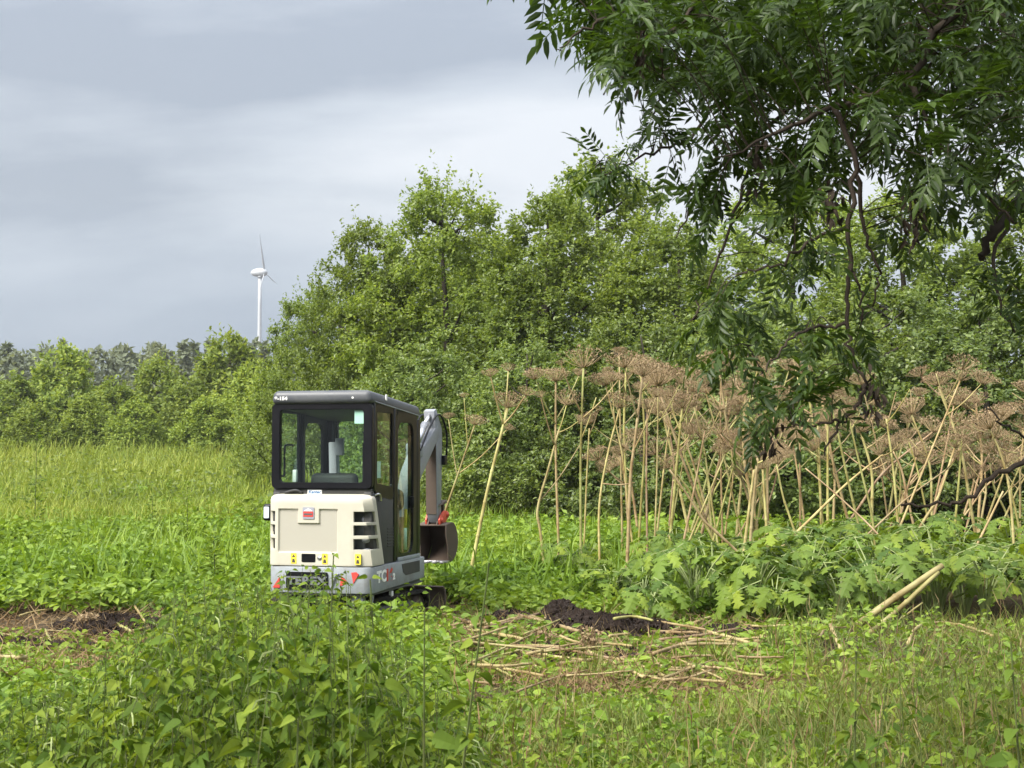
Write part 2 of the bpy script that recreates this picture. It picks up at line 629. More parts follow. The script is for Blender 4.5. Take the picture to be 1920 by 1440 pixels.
# ------------------------------------------------------------------ trees beyond the field
def make_crown(seed, Ht, Rad, nclump, nleaf, ll, tpl, mat, clump_r=0.55, prof=None, shoots=40, name='crown', skirt=0.05):
    r = np.random.default_rng(seed)
    g = Geo()
    if prof is None:
        prof = lambda t: np.minimum(1.0, (t + 0.12) / 0.30) ** 0.6 * np.clip(1 - t, 0, 1) ** 0.50
    ph = r.uniform(0, 6.28, 5)

    def env(t, a):
        lob = 1 + 0.16 * np.sin(2 * a + ph[0] + 3 * t) + 0.13 * np.sin(3 * a + ph[1] - 7 * t) + 0.10 * np.sin(5 * a + ph[2] + 11 * t)
        return Rad * prof(t) * lob
    t = r.uniform(skirt, 0.98, nclump * 4)
    keep = r.uniform(0, 1, len(t)) < (prof(t) + 0.10)
    t = t[keep][:nclump]
    a = r.uniform(0, 6.283, len(t))
    rho = env(t, a) * (0.38 + 0.66 * r.uniform(0, 1, len(t)) ** 0.38)
    C = np.stack([rho * np.cos(a), rho * np.sin(a), t * Ht], -1)
    out = nrm(np.stack([np.cos(a), np.sin(a), 0.25 + 0.9 * t], -1))
    cr = clump_r * r.uniform(0.5, 1.5, len(t)) * (1.1 - 0.45 * t)
    ntw = 9
    nl = max(2, nleaf // ntw)
    # twigs of every clump
    TD = nrm(out[:, None] * 0.75 + r.normal(size=(len(t), ntw, 3)) * 0.75 + np.array((0, 0, 0.28)))
    TS = C[:, None] - out[:, None] * (cr[:, None, None] * 0.25)
    TL = cr[:, None] * r.uniform(0.7, 1.35, (len(t), ntw))
    # leader shoots that break the outline
    ts = r.uniform(0.25, 1.0, shoots)
    as_ = r.uniform(0, 6.283, shoots)
    rs = env(ts, as_) * 0.95
    S = np.stack([rs * np.cos(as_), rs * np.sin(as_), ts * Ht * 0.985], -1)
    SD = nrm(np.stack([np.cos(as_) * 0.5, np.sin(as_) * 0.5, 1.0 + ts], -1) + r.normal(size=(shoots, 3)) * 0.25)
    SL = r.uniform(0.4, 1.0, shoots) * clump_r * 1.6
    D = np.concatenate([TD.reshape(-1, 3), SD])
    S0 = np.concatenate([np.broadcast_to(TS, TD.shape).reshape(-1, 3), S])
    Ln = np.concatenate([TL.ravel(), SL])
    O = np.concatenate([np.repeat(out, ntw, 0), nrm(S * np.array((1, 1, 0.3)))])
    k = r.uniform(0.15, 1.05, (len(D), nl))
    P = S0[:, None] + D[:, None] * (Ln[:, None] * k)[..., None] + r.normal(size=(len(D), nl, 3)) * (ll * 0.35)
    LD = nrm(D[:, None] * 0.7 + r.normal(size=P.shape) * 0.75 - np.array((0, 0, 0.15)))
    LU = nrm(O[:, None] * 0.55 + np.array((0, 0, 0.75)) + r.normal(size=P.shape) * 0.5)
    sz = ll * r.uniform(0.65, 1.3, P.shape[:2])
    Fm = frames(LD.reshape(-1, 3), LU.reshape(-1, 3)) * sz.reshape(-1)[:, None, None]
    g.inst(tpl, Fm, P.reshape(-1, 3))
    return g.mesh(name, mat), C


def make_trunk(seed, Ht, r0, C, mat, nlimb=26):
    r = np.random.default_rng(seed)
    g = Geo()
    z = np.linspace(-0.15, Ht * 0.93, 9)
    wob = np.cumsum(r.normal(size=(9, 2)) * 0.05, 0)
    sp = np.concatenate([wob, z[:, None]], 1)
    tube(g, sp, np.linspace(r0, r0 * 0.12, 9), 7)
    for c in C[r.permutation(len(C))[:nlimb]]:
        zb = max(0.1, c[2] - np.linalg.norm(c[:2]) * r.uniform(0.5, 0.9))
        k = np.interp(zb, z, np.arange(9))
        b = sp[int(k)]
        b = np.array((b[0], b[1], zb))
        mid = (b + c) / 2 + np.array((0, 0, -0.12))
        tube(g, smooth_path([b, mid, c], 4), np.linspace(r0 * 0.33, 0.012, 9)[:9], 4)
    return g.mesh('trunk', mat, True)


def tree(proto, loc, s, rz, label, group=None, name='broadleaf_tree', cat='tree', sz=None):
    e = empty(name, loc, rz)
    e.scale = (s, s, s if sz is None else sz)
    tag(e, label, cat, group)
    link('crown', proto[0], e)
    link('trunk', proto[1], e)
    return e


def tree_proto(seed, Ht, Rad, nc, nl, ll, tpl, mat, **kw):
    cr, C = make_crown(seed, Ht, Rad, nc, nl, ll, tpl, mat, **kw)
    return cr, make_trunk(seed + 1, Ht, 0.02 * Ht + 0.02, C, M['bark'])


def build_trees():
    A = tree_proto(11, 10.0, 3.4, 470, 135, 0.112, LEAF_HEX, M['alder'], clump_r=0.72, shoots=90)
    B = tree_proto(23, 10.0, 3.1, 430, 135, 0.112, LEAF_HEX, M['alder'], clump_r=0.68, shoots=110)
    Dk = tree_proto(37, 6.0, 3.0, 320, 117, 0.10, LEAF_HEX, M['alder_dark'], clump_r=0.55, shoots=60,
                    prof=lambda t: np.minimum(1.0, (t + 0.25) / 0.4) * np.clip(1 - t, 0, 1) ** 0.45)

    def put(proto, base_h, px, pytop, Y, rz, label, group='bushy trees behind the excavator and the dry stalks', name='broadleaf_tree', wide=1.0):
        top = at(px, pytop, Y)
        z0 = float(H(top[0], Y)) - 0.05
        s = (top[2] - z0) / base_h
        return tree(proto, (top[0], Y, z0), s * wide, rz, label, group, name, sz=s)
    put(A, 10, 835, 338, 37.5, 0.4, 'tallest bushy tree, its pointed crown rising right above the excavator cab')
    put(B, 10, 690, 420, 38.5, 2.1, 'tree on the left shoulder of the tallest crown, above the cab roof', wide=0.95)
    put(A, 10, 590, 535, 41.0, 3.6, 'smaller tree at the left end of the big tree group, beside the wind turbine', wide=0.95)
    put(B, 10, 1030, 372, 36.0, 5.0, 'round yellow-green tree between the tallest crown and the hanging ash twigs', wide=1.15)
    put(A, 10, 1130, 300, 43.0, 1.2, 'tall tree top peeping out behind the hanging ash sprig', wide=1.1)
    put(B, 10, 1260, 420, 35.0, 0.2, 'broad tree behind the first hanging ash branch', wide=1.2)
    put(A, 10, 1480, 330, 40.0, 4.4, 'tree behind the middle of the ash foliage', wide=1.2)
    put(B, 10, 1700, 360, 38.0, 2.8, 'tree behind the ash foliage above the right end of the stalks', wide=1.2)
    put(A, 10, 1930, 340, 38.5, 5.6, 'tree at the right edge behind the ash limb', wide=1.2)
    put(B, 10, 905, 440, 46.0, 1.9, 'tree seen through the gap between the two big crowns', wide=1.4)
    put(A, 10, 770, 470, 47.0, 2.7, 'tree standing behind the tallest crown on its left', wide=1.4)
    g2 = 'dense shrubs at the foot of the trees'
    put(Dk, 6, 640, 690, 37.5, 0.9, 'dense dark shrub straight behind the excavator cab roof, left end', g2, 'broadleaf_shrub', wide=0.8)
    put(Dk, 6, 790, 655, 34.0, 2.2, 'dark shrub behind the excavator boom', g2, 'broadleaf_shrub', wide=1.15)
    put(Dk, 6, 980, 640, 32.5, 4.0, 'dark shrub behind the first standing dry stalks', g2, 'broadleaf_shrub', wide=1.15)
    put(Dk, 6, 1190, 600, 31.5, 5.2, 'dark shrub behind the tallest dry seed heads', g2, 'broadleaf_shrub', wide=1.15)
    put(Dk, 6, 1420, 560, 31.0, 0.3, 'dark shrub behind the hanging middle ash branch', g2, 'broadleaf_shrub', wide=1.2)
    put(Dk, 6, 1640, 540, 30.5, 1.7, 'dark grey-green shrub right of the hanging ash branch', g2, 'broadleaf_shrub', wide=1.2)
    put(Dk, 6, 1850, 560, 29.5, 3.1, 'dark grey-green shrub behind the stalks at the right edge', g2, 'broadleaf_shrub', wide=1.2)
    put(Dk, 6, 2060, 560, 30.5, 4.7, 'dark shrub running out of the picture on the right', g2, 'broadleaf_shrub', wide=1.2)

    E_ = tree_proto(51, 6.0, 2.3, 200, 54, 0.25, LEAF_DIAMOND, M['far_leaf'], clump_r=0.62, shoots=60)
    F_ = tree_proto(63, 6.0, 2.6, 210, 54, 0.25, LEAF_DIAMOND, M['far_leaf'], clump_r=0.62, shoots=60,
                    prof=lambda t: np.minimum(1.0, (t + 0.15) / 0.4) * np.clip(1 - t, 0, 1) ** 0.5)
    g3 = 'row of young trees along the far side of the field'
    rows = [(-60, 690, 84, 'far tree cut by the left edge of the picture'),
            (22, 705, 80, 'first far tree inside the left edge, low and yellowish'),
            (120, 655, 82, 'round-topped far tree at the left, tallest of the left cluster'),
            (215, 715, 78, 'low far tree between two taller ones at the left of the field'),
            (300, 675, 80, 'far tree right of the gap in the row, under the dark wood'),
            (352, 715, 74, 'low far bush standing in front of the row'),
            (425, 632, 82, 'tall pale far tree just left of the wind turbine'),
            (470, 690, 72, 'far tree directly below the wind turbine'),
            (522, 690, 66, 'far tree touching the left end of the big tree group'),
            (160, 745, 72, 'low bush in the front of the row, left'),
            (60, 760, 70, 'lowest front bush near the left edge'),
            (255, 752, 71, 'low front bush below the gap in the row'),
            (395, 745, 70, 'low front bush left of the cab')]
    for i, (px, py, Y, lab) in enumerate(rows):
        put(E_ if i % 2 else F_, 6, px, py, Y, i * 1.7, lab, g3, wide=1.0 if py < 700 else 1.25)
    # the wood on the skyline: one mass, nobody could count it
    r = np.random.default_rng(5)
    g = Geo()
    for i in range(34):
        px = -140 + i * 22 + r.uniform(-8, 8)
        Y = r.uniform(170, 215)
        if r.uniform() < 0.25:
            py = 634 + r.uniform(0, 12)
            con = True
        else:
            py = 645 + r.uniform(0, 22) + (10 if px > 330 else 0)
            con = False
        if px < 20:
            py += (20 - px) * 0.35
        top = at(px, py, Y)
        z0 = 1.4
        h = top[2] - z0
        n = 900
        t = r.uniform(0, 1, n)
        a = r.uniform(0, 6.283, n)
        rad = (h * 0.23 * (1 - t) ** 0.9 if con else h * 0.30 * np.minimum(1, (t + .2) / .5) * (1 - t) ** 0.5) * (1 + 0.2 * np.sin(3 * a + i + 9 * t)) * (0.5 + 0.5 * r.uniform(0, 1, n) ** 0.5)
        P = np.stack([top[0] + rad * np.cos(a), Y + rad * np.sin(a), z0 + t * h], -1)
        O = nrm(np.stack([np.cos(a), np.sin(a), t + 0.3], -1) + r.normal(size=(n, 3)) * 0.5)
        g.inst(LEAF_DIAMOND, frames(rand_dirs(n, 0.2, r), O) * (r.uniform(0.55, 1.3, n) * 0.85)[:, None, None], P)
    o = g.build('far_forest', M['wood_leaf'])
    tag(o, 'grey-green wood on the skyline behind the row of young trees', 'forest', kind='stuff')


build_trees()


def build_turbine():
    Y = 600.0
    base = at(486, 640, Y)
    hub = at(491, 511, Y)
    s = Y / FPX                                # metres per photo pixel at that distance
    white = paint('turbine_white', (0.40, 0.42, 0.44), 0.5, dirt=0.1, scale=0.1)
    root = empty('wind_turbine', (hub[0] - 3.5 * s, Y, 1.4))
    tag(root, 'white three-bladed wind turbine above the far trees', 'wind turbine')
    hz = hub[2] - 1.4
    g = Geo()
    zz = np.linspace(-2, hz - 9 * s, 8)
    tube(g, np.stack([zz * 0, zz * 0, zz], -1), np.linspace(4.8 * s, 3.2 * s, 8), 16)
    g.build('tower', white, root, True)
    ax = nrm(np.array((0.985, -0.15, 0.03)))
    # egg-shaped nacelle along the axis
    g = Geo()
    c = np.array((0, 0, hz))
    k = np.linspace(0, 1, 11)
    ln = 34 * s
    pts = c + ax * ((k - 0.55) * ln)[:, None]
    tube(g, pts, 9.0 * s * np.sqrt(np.clip(1 - (2 * k - 1) ** 2, 0.004, 1)) * (0.85 + 0.15 * k), 14)
    g.build('nacelle', white, root, True)
    g = Geo()
    tube(g, [(0, 0, hz - 10 * s), (0, 0, hz - 8.2 * s), (0, 0, hz - 5 * s)], [5.0 * s, 5.0 * s, 4 * s], 14)
    g.build('yaw_collar', white, root, True)
    side = nrm(np.cross(ax, (0, 0, 1)))
    up = np.cross(side, ax)
    hc = c + ax * (9.0 * s)
    L = 74 * s
    for i in range(3):
        ang = R(20 + 120 * i)
        d = up * math.cos(ang) + side * math.sin(ang)
        ch = nrm(np.cross(d, ax))
        g = Geo()
        V, F = [], []
        ks = np.linspace(0, 1, 9)
        for kk in ks:
            wd = np.interp(kk, [0, 0.05, 0.2, 0.6, 1], [2.2, 2.5, 3.2, 2.0, 0.5]) * s
            tw = R(35 * (1 - kk))
            e1 = ch * math.cos(tw) + ax * math.sin(tw)
            e2 = -ch * math.sin(tw) + ax * math.cos(tw)
            p = hc + d * (L * kk)
            V += [p - e1 * wd, p + e2 * wd * 0.3, p + e1 * wd, p - e2 * wd * 0.3]
        for q in range(len(ks) - 1):
            for j in range(4):
                F.append((q * 4 + j, q * 4 + (j + 1) % 4, q * 4 + 4 + (j + 1) % 4, q * 4 + 4 + j))
        g.add(V, [np.array(F)])
        g.build('blade', white, root, True)


build_turbine()


# ------------------------------------------------------------------ field: tall grass far, leafy weeds near
def scatter(n, px0, px1, y0, y1, r, pw=1.0):
    """points on the ground between distances y0..y1, denser near; px range at that distance"""
    k = r.uniform(0, 1, n)
    Y = (y0 ** (-pw) + k * (y1 ** (-pw) - y0 ** (-pw))) ** (-1 / pw)
    X = (r.uniform(px0, px1, n) - 960) / FPX * Y
    return X, Y


def blades(g, X, Y, h, w, r, lean=0.35, tpl=BLADE, m=0, zoff=0.0):
    n = len(X)
    P = np.stack([X, Y, H(X, Y) - 0.02 + zoff], -1)
    D = nrm(np.stack([r.normal(size=n) * lean, r.normal(size=n) * lean, np.ones(n)], -1))
    U = rand_dirs(n, 0, r)
    Fm = frames(D, U)
    Fm = Fm * np.stack([np.broadcast_to(w, (n,)), h, h], -1)[:, None, :]
    g.inst(tpl, Fm, P, m)


def patch(X, Y, s, seed):
    """slow pseudo-noise in 0..1 over the ground"""
    a = np.sin(X * s + seed) * np.sin(Y * s * 0.8 + seed * 1.7) + 0.6 * np.sin(X * s * 2.1 - Y * s * 1.3 + seed * 2.3) + 0.4 * np.sin(Y * s * 3.1 + X * s * 0.7 - seed)
    return np.clip(0.5 + a * 0.3, 0, 1)


def herb_leaves(g, X, Y, h, ll, nl, r, tpl=LEAF_HEX, m=0, spread=0.12, flat=0.5):
    """every herb: nl leaves up a short stem"""
    n = len(X)
    t = r.uniform(0.25, 1.0, (n, nl))
    a = r.uniform(0, 6.283, (n, nl))
    lean = r.normal(size=(n, 2)) * 0.18
    hz = h[:, None] * t
    bx = X[:, None] + lean[:, :1] * hz + np.cos(a) * spread * r.uniform(0, 1, (n, nl))
    by = Y[:, None] + lean[:, 1:] * hz + np.sin(a) * spread * r.uniform(0, 1, (n, nl))
    P = np.stack([bx, by, H(X, Y)[:, None] + hz], -1).reshape(-1, 3)
    D = nrm(np.stack([np.cos(a), np.sin(a), r.normal(size=a.shape) * 0.4 - 0.05], -1).reshape(-1, 3))
    U = nrm(np.stack([r.normal(size=n * nl) * flat, r.normal(size=n * nl) * flat, np.ones(n * nl)], -1))
    L_ = np.broadcast_to(np.asarray(ll, float).reshape(-1, 1), (n, nl)) if np.ndim(ll) else np.full((n, nl), ll)
    sz = (L_ * r.uniform(0.6, 1.25, (n, nl))).reshape(-1)
    g.inst(tpl, frames(D, U) * sz[:, None, None], P, m)


EXC_X, EXC_Y = -1.61, 14.95


def clear_of_machine(X, Y, pad=0.0):
    dx, dy = X - EXC_X, Y - EXC_Y
    c, s = math.cos(R(14)), math.sin(R(14))
    a, b = dx * c - dy * s, dx * s + dy * c
    return ~((np.abs(a) < 0.62 + pad) & (b > -1.0 - pad) & (b < 1.9 + pad))


def build_field():
    r = np.random.default_rng(101)
    # tall meadow grass in the distance
    g = Geo()
    X, Y = scatter(54000, -260, 1500, 30, 84, r, 0.9)
    p = patch(X, Y, 0.16, 1.2)
    h = (0.55 + 0.55 * p) * r.uniform(0.7, 1.25, len(X)) * np.interp(Y, [30, 40, 84], [0.8, 1.0, 1.1])
    blades(g, X, Y, h, 0.012 + 0.00055 * Y, r, 0.28)
    # feathery heads
    X, Y = scatter(9000, -260, 1500, 32, 80, r, 0.9)
    hh = (0.7 + 0.5 * patch(X, Y, 0.16, 1.2)) * r.uniform(0.85, 1.3, len(X))
    blades(g, X, Y, hh * 0.35, 0.022 + 0.0006 * Y, r, 0.3, LEAF_DIAMOND, 0, zoff=hh * 0.75)
    tag(g.build('meadow_grass', M['meadow']), 'tall yellow-green grass covering the field to the far trees', 'grass', kind='stuff')
    # coarser leafy tufts standing in the grass
    g = Geo()
    X, Y = scatter(2600, -260, 1400, 30, 70, r, 1.0)
    ok = patch(X, Y, 0.33, 7.7) > 0.55
    X, Y = X[ok], Y[ok]
    herb_leaves(g, X, Y, r.uniform(0.6, 1.1, len(X)), 0.16, 16, r, LEAF_DIAMOND, 0, 0.22, 0.9)
    tag(g.build('meadow_herbs', M['alder']), 'darker leafy tufts standing in the tall grass of the field', 'weeds', kind='stuff')
    # leafy weeds in the nearer field and behind the excavator
    g = Geo()
    X, Y = scatter(9500, -260, 1650, 15.8, 42, r, 1.2)
    ok = clear_of_machine(X, Y, 0.25)
    X, Y = X[ok], Y[ok]
    # torn open soil on the left stays thinner
    thin = (X < -2.6) & (Y < 18.0)
    ok = ~thin | (r.uniform(0, 1, len(X)) < 0.35)
    X, Y = X[ok], Y[ok]
    h = (0.22 + 0.42 * patch(X, Y, 0.55, 4.0)) * r.uniform(0.7, 1.3, len(X)) * np.interp(Y, [15, 20, 32], [0.55, 0.9, 1.15])
    nr = Y < 26
    for q, tpl in ((nr, LEAF_HEX), (~nr, LEAF_DIAMOND)):
        herb_leaves(g, X[q], Y[q], h[q], 0.07 + 0.0025 * Y[q], 17, r, tpl, 0, 0.17, 0.8)
    X, Y = scatter(5000, -260, 1650, 17, 36, r, 1.2)
    ok = clear_of_machine(X, Y, 0.05)
    X, Y = X[ok], Y[ok]
    blades(g, X, Y, r.uniform(0.4, 0.9, len(X)), 0.02 + 0.0006 * Y, r, 0.35)
    tag(g.build('field_weeds', M['weed']), 'bright green leafy weeds filling the near part of the field', 'weeds', kind='stuff')
    # a few tall weeds that stand up singly in the field
    spots = [(68, 760, 1012, 30, 'tall feathery weed standing alone near the left edge of the field'),
             (350, 905, 1000, 26, 'pale upright weed in the field left of the cab'),
             (400, 1005, 1100, 17.5, 'dark spire of a nettle left of the cream engine hood'),
             (285, 930, 1010, 27, 'slender dark weed in the middle of the left field')]
    for px, pt, pb, Yd, lab in spots:
        top = at(px, pt, Yd)
        zb = float(H(top[0], Yd))
        e = empty('tall_weed', (top[0], Yd, zb))
        tag(e, lab, 'weed')
        ht = top[2] - zb
        g = Geo()
        tube(g, [(0, 0, -0.03), (0.02, 0, ht * 0.5), (0.0, 0.01, ht)], [0.010, 0.008, 0.003], 5)
        g.build('stem', M['gstem'], e)
        g = Geo()
        n = 130
        t = r.uniform(0.15, 1, n) ** 0.9
        a = r.uniform(0, 6.283, n)
        rad = 0.03 + 0.20 * (1 - t) * ht * 0.5
        k = r.uniform(0, 1, n)
        P = np.stack([rad * k * np.cos(a), rad * k * np.sin(a), t * ht], -1)
        D = nrm(np.stack([np.cos(a), np.sin(a), np.full(n, 0.5)], -1) + r.normal(size=(n, 3)) * .3)
        g.inst(LEAF_LANCE, frames(D, rand_dirs(n, 2, r)) * (r.uniform(0.08, 0.16, n) * (1.25 - 0.7 * t))[:, None, None], P)
        g.build('foliage', M['weed'] if 'pale' in lab else M['nettle'], e)


build_field()


# ------------------------------------------------------------------ dead giant hogweed: standing stalks with seed heads
def make_umbel(seed, rays=44, rad=0.30, dens=15):
    r = np.random.default_rng(seed)
    g = Geo()
    gs = []
    for i in range(rays):
        k = math.sqrt((i + 0.5) / rays)
        a = i * 2.39996 + r.uniform(-0.2, 0.2)
        th = k * R(68) * r.uniform(0.9, 1.08)
        L = rad * r.uniform(0.82, 1.12) * (0.85 + 0.2 * k)
        d = np.array((math.sin(th) * math.cos(a), math.sin(th) * math.sin(a), math.cos(th)))
        e = d * L
        e[2] = e[2] * 0.75 + 0.05
        m = e * 0.5 + np.array((0, 0, -0.02))
        tube(g, [(0, 0, 0), m, e], [0.0045, 0.0038, 0.003], 3, 0, False)
        n = dens
        D = rand_dirs(n, 0.9, r)
        P = e + D * (rad * 0.17 * r.uniform(0.4, 1, n))[:, None]
        gs.append((P, D))
    P = np.concatenate([p for p, _ in gs])
    D = np.concatenate([d for _, d in gs])
    n = len(P)
    g.inst(LEAF_DIAMOND, frames(D, rand_dirs(n, 0, r)) * (r.uniform(0.5, 1.2, n) * rad * 0.115)[:, None, None], P - D * 0.01, 1)
    return g.mesh('umbel', [M['ray'], M['seed']])


UMB = [make_umbel(900 + i, rays=[46, 40, 52, 34, 44][i], dens=[9, 7, 10, 5, 8][i]) for i in range(5)]
STRAW_N = [0]


def stalk_mesh(path, r0, r1, name='stem', sides=7):
    g = Geo()
    n = len(path)
    rad = np.linspace(r0, r1, n)
    tube(g, path, rad, sides)
    # swollen nodes
    seg = np.linalg.norm(np.diff(path, axis=0), axis=1)
    cum = np.concatenate([[0], np.cumsum(seg)])
    s = random.uniform(0.25, 0.5)
    while s < cum[-1] - 0.1:
        c = np.array([np.interp(s, cum, path[:, k]) for k in range(3)])
        c2 = np.array([np.interp(s + 0.02, cum, path[:, k]) for k in range(3)])
        rr = float(np.interp(s, cum, rad))
        d = nrm(c2 - c)
        tube(g, [c - d * 0.022, c, c + d * 0.022], [rr * 1.01, rr * 1.25, rr * 1.01], sides, 0, False)
        s += random.uniform(0.35, 0.6)
    return g.mesh(name, M['straw'], True)


def umbel_on(parent, pos, d, dia, pname='umbel'):
    o = link(pname, random.choice(UMB), parent, pos)
    s = dia / 0.62
    d = Vector(d) + Vector((0, 0, 0.9))
    o.rotation_euler = d.to_track_quat('Z', 'Y').to_euler()
    o.rotation_euler.rotate_axis('Z', random.uniform(0, 6.28))
    o.scale = (s, s, s * random.uniform(0.8, 1.05))
    return o


def hogweed(pts, Y, rad_px, umb=None, branches=(), label='', group='dry hogweed stalks standing before the trees', auto=0, Ytop=None):
    """pts: photo pixels from foot to top; umb: diameter in px of the head; branches: (t along stem, px, py of the tip, head px)"""
    Ytop = Y if Ytop is None else Ytop
    W = [at(px, py, Y + (Ytop - Y) * i / max(1, len(pts) - 1)) for i, (px, py) in enumerate(pts)]
    W = np.array(W)
    zg = float(H(W[0][0], W[0][1]))
    if W[0][2] > zg:                                  # carry the stalk down to the soil
        d = nrm(W[0] - W[1])
        d = d if d[2] < -0.35 else nrm(np.array((d[0], d[1], -0.8)))
        f = W[0] + d * ((W[0][2] - zg + 0.04) / -d[2])
        W = np.concatenate([[f], W])
    base = W[0].copy()
    base[2] = float(H(base[0], base[1]))
    e = empty('hogweed_stalk', tuple(base))
    tag(e, label, 'dry stalk', group)
    W = W - base
    path = smooth_path(W, 5)
    s = Y / FPX
    r0 = rad_px * s * random.uniform(0.22, 0.33)
    link('stem', stalk_mesh(path, r0, r0 * 0.62), e)
    topd = nrm(path[-1] - path[-2])
    if umb:
        umbel_on(e, path[-1], topd, umb * s)
    br = list(branches)
    cum = np.linspace(0, 1, len(path))
    for k in range(auto):
        t = random.uniform(0.62, 0.95)
        p = np.array([np.interp(t, cum, path[:, q]) for q in range(3)])
        a = random.uniform(0, 6.283)
        L = random.uniform(0.25, 0.62)
        tip = p + np.array((math.cos(a) * L * 0.75, math.sin(a) * L * 0.75, L * random.uniform(0.35, 0.9)))
        br.append((t, tip, random.choice([0, 0, 0.24, 0.34, 0.46])))
    for b in br:
        t = b[0]
        p = np.array([np.interp(t, cum, path[:, q]) for q in range(3)])
        if len(b) == 4:
            tip = at(b[1], b[2], Y + random.uniform(-0.3, 0.3)) - base
            dia = b[3] * s
        else:
            tip, dia = b[1], b[2]
        mid = (p + tip) / 2 + np.array((0, 0, -0.05 * np.linalg.norm(tip - p)))
        bp = smooth_path([p, mid, tip], 4)
        g = Geo()
        tube(g, bp, np.linspace(r0 * 0.5, r0 * 0.3, len(bp)), 5)
        bo = g.build('side_branch', M['straw'], e, True)
        if dia:
            umbel_on(bo, bp[-1], nrm(bp[-1] - bp[-2]), dia)
    return e


def build_stalks():
    G1 = 'single dry hogweed stalks right of the excavator'
    hogweed([(838, 949), (862, 880), (890, 797)], 19.5, 10, 50, [(0.62, 950, 806, 30), (0.6, 841, 785, 26), (0.85, 870, 745, 20)], 'short leaning dry stalk right behind the excavator bucket with a drooping brown head', G1)
    hogweed([(885, 1060), (915, 915), (952, 765)], 18.2, 13, 72, [(0.93, 920, 706, 38), (0.93, 985, 742, 40), (0.95, 953, 696, 36)], 'long leaning pale stalk right of the bucket with three seed heads', G1)
    hogweed([(1013, 997), (1008, 955), (1028, 880), (1048, 806)], 19.0, 12, 0, [(0.98, 1062, 760, 62), (0.9, 1014, 745, 30), (0.55, 1090, 830, 0), (0.98, 1085, 790, 26)], 'kinked yellow stalk bent near its foot, left of the tallest stalk', G1)
    hogweed([(1046, 981), (1042, 850), (1042, 716)], 19.6, 9, 58, [(0.8, 1004, 712, 46), (0.82, 1085, 705, 30)], 'slim straight green-yellow stalk with a flat head, just left of the tallest', G1)
    hogweed([(1089, 1013), (1089, 850), (1094, 690)], 19.2, 12, 86, [(0.82, 1052, 684, 22), (0.8, 1160, 712, 30), (0.72, 1118, 745, 0)], 'straight stalk carrying a big domed brown seed head', G1)
    hogweed([(1096, 1002), (1100, 900), (1105, 803)], 20.3, 8, 0, [(0.95, 1122, 770, 24)], 'thin brownish stalk half hidden behind the big domed one', G1)
    hogweed([(1124, 1048), (1124, 946), (1140, 850), (1162, 766)], 18.4, 11, 66, [(0.9, 1148, 715, 40), (0.6, 1190, 905, 0)], 'stalk curving to the right from a vertical foot', G1)
    hogweed([(1176, 1057), (1182, 900), (1190, 830), (1205, 706)], 18.0, 13, 70, [(0.85, 1172, 690, 84), (0.7, 1230, 745, 40)], 'thick yellow-green stalk in front with the broadest crown of seed heads', G1)
    hogweed([(1213, 984), (1212, 880), (1214, 768)], 19.3, 10, 46, [(0.9, 1240, 770, 36)], 'reddish straight stalk right of the thick yellow-green one', G1)
    hogweed([(1227, 1030), (1232, 880), (1234, 724)], 18.6, 9, 92, [(0.85, 1275, 720, 44), (0.8, 1198, 730, 30)], 'thin green-yellow stalk below a very broad pale head', G1)
    hogweed([(1166, 970), (1164, 860), (1161, 662)], 21.0, 8, 30, [(0.8, 1140, 700, 26)], 'tallest thin stalk with one small head above all others', G1)
    hogweed([(1261, 960), (1270, 860), (1279, 766)], 19.8, 10, 60, [(0.9, 1300, 735, 50), (0.85, 1255, 745, 40)], 'stalk at the left end of the dense thicket', G1)
    hogweed([(1351, 1005), (1319, 975), (1290, 930), (1255, 880)], 18.0, 11, 0, [(0.8, 1262, 900, 0)], 'broken stalk leaning left with a sharp bend', G1)
    hogweed([(1290, 975), (1305, 900), (1322, 806)], 19.0, 10, 54, [(0.9, 1350, 770, 60)], 'stalk leaning right beside the bent broken one', G1)
    hogweed([(1338, 967), (1328, 900), (1319, 880)], 19.4, 8, 0, [], 'short broken stump of a stalk below the ash sprig', G1)
    G2 = 'dry hogweed stalks of the dense thicket'
    hogweed([(1405, 1105), (1408, 1000), (1421, 856)], 17.3, 15, 0, [(0.97, 1450, 850, 60)], 'thick pinkish stalk snapped off at the top, in front of the thicket', G2)
    hogweed([(1397, 1018), (1404, 960), (1414, 880)], 17.8, 12, 0, [], 'pale straw stalk leaning against the thick pinkish one', G2)
    hogweed([(1439, 1010), (1434, 940), (1430, 880)], 18.6, 11, 48, [], 'yellow-green upright stalk right of the thick pinkish one', G2)
    hogweed([(1484, 979), (1468, 930), (1456, 870)], 18.8, 9, 50, [], 'slightly left-leaning stalk below the hanging ash twigs', G2)
    hogweed([(1607, 973), (1590, 900), (1571, 811), (1558, 760)], 18.6, 12, 56, [(0.9, 1590, 760, 50)], 'left one of two parallel pink stalks leaning left', G2)
    hogweed([(1642, 1056), (1636, 973), (1614, 880), (1592, 785)], 18.2, 12, 46, [(0.95, 1612, 775, 0)], 'right one of two parallel pink stalks leaning left', G2)
    hogweed([(1552, 950), (1552, 880), (1552, 795)], 19.6, 11, 60, [], 'upright brown stalk behind the two parallel pink ones', G2)
    hogweed([(1684, 986), (1675, 880), (1662, 785)], 19.0, 12, 0, [(0.97, 1680, 735, 0), (0.97, 1706, 730, 0), (0.95, 1640, 760, 30)], 'bright yellow stalk ending in two bare forks', G2)
    hogweed([(1702, 935), (1690, 880), (1674, 845)], 19.6, 9, 0, [], 'thin stalk leaning left behind the bare forked one', G2)
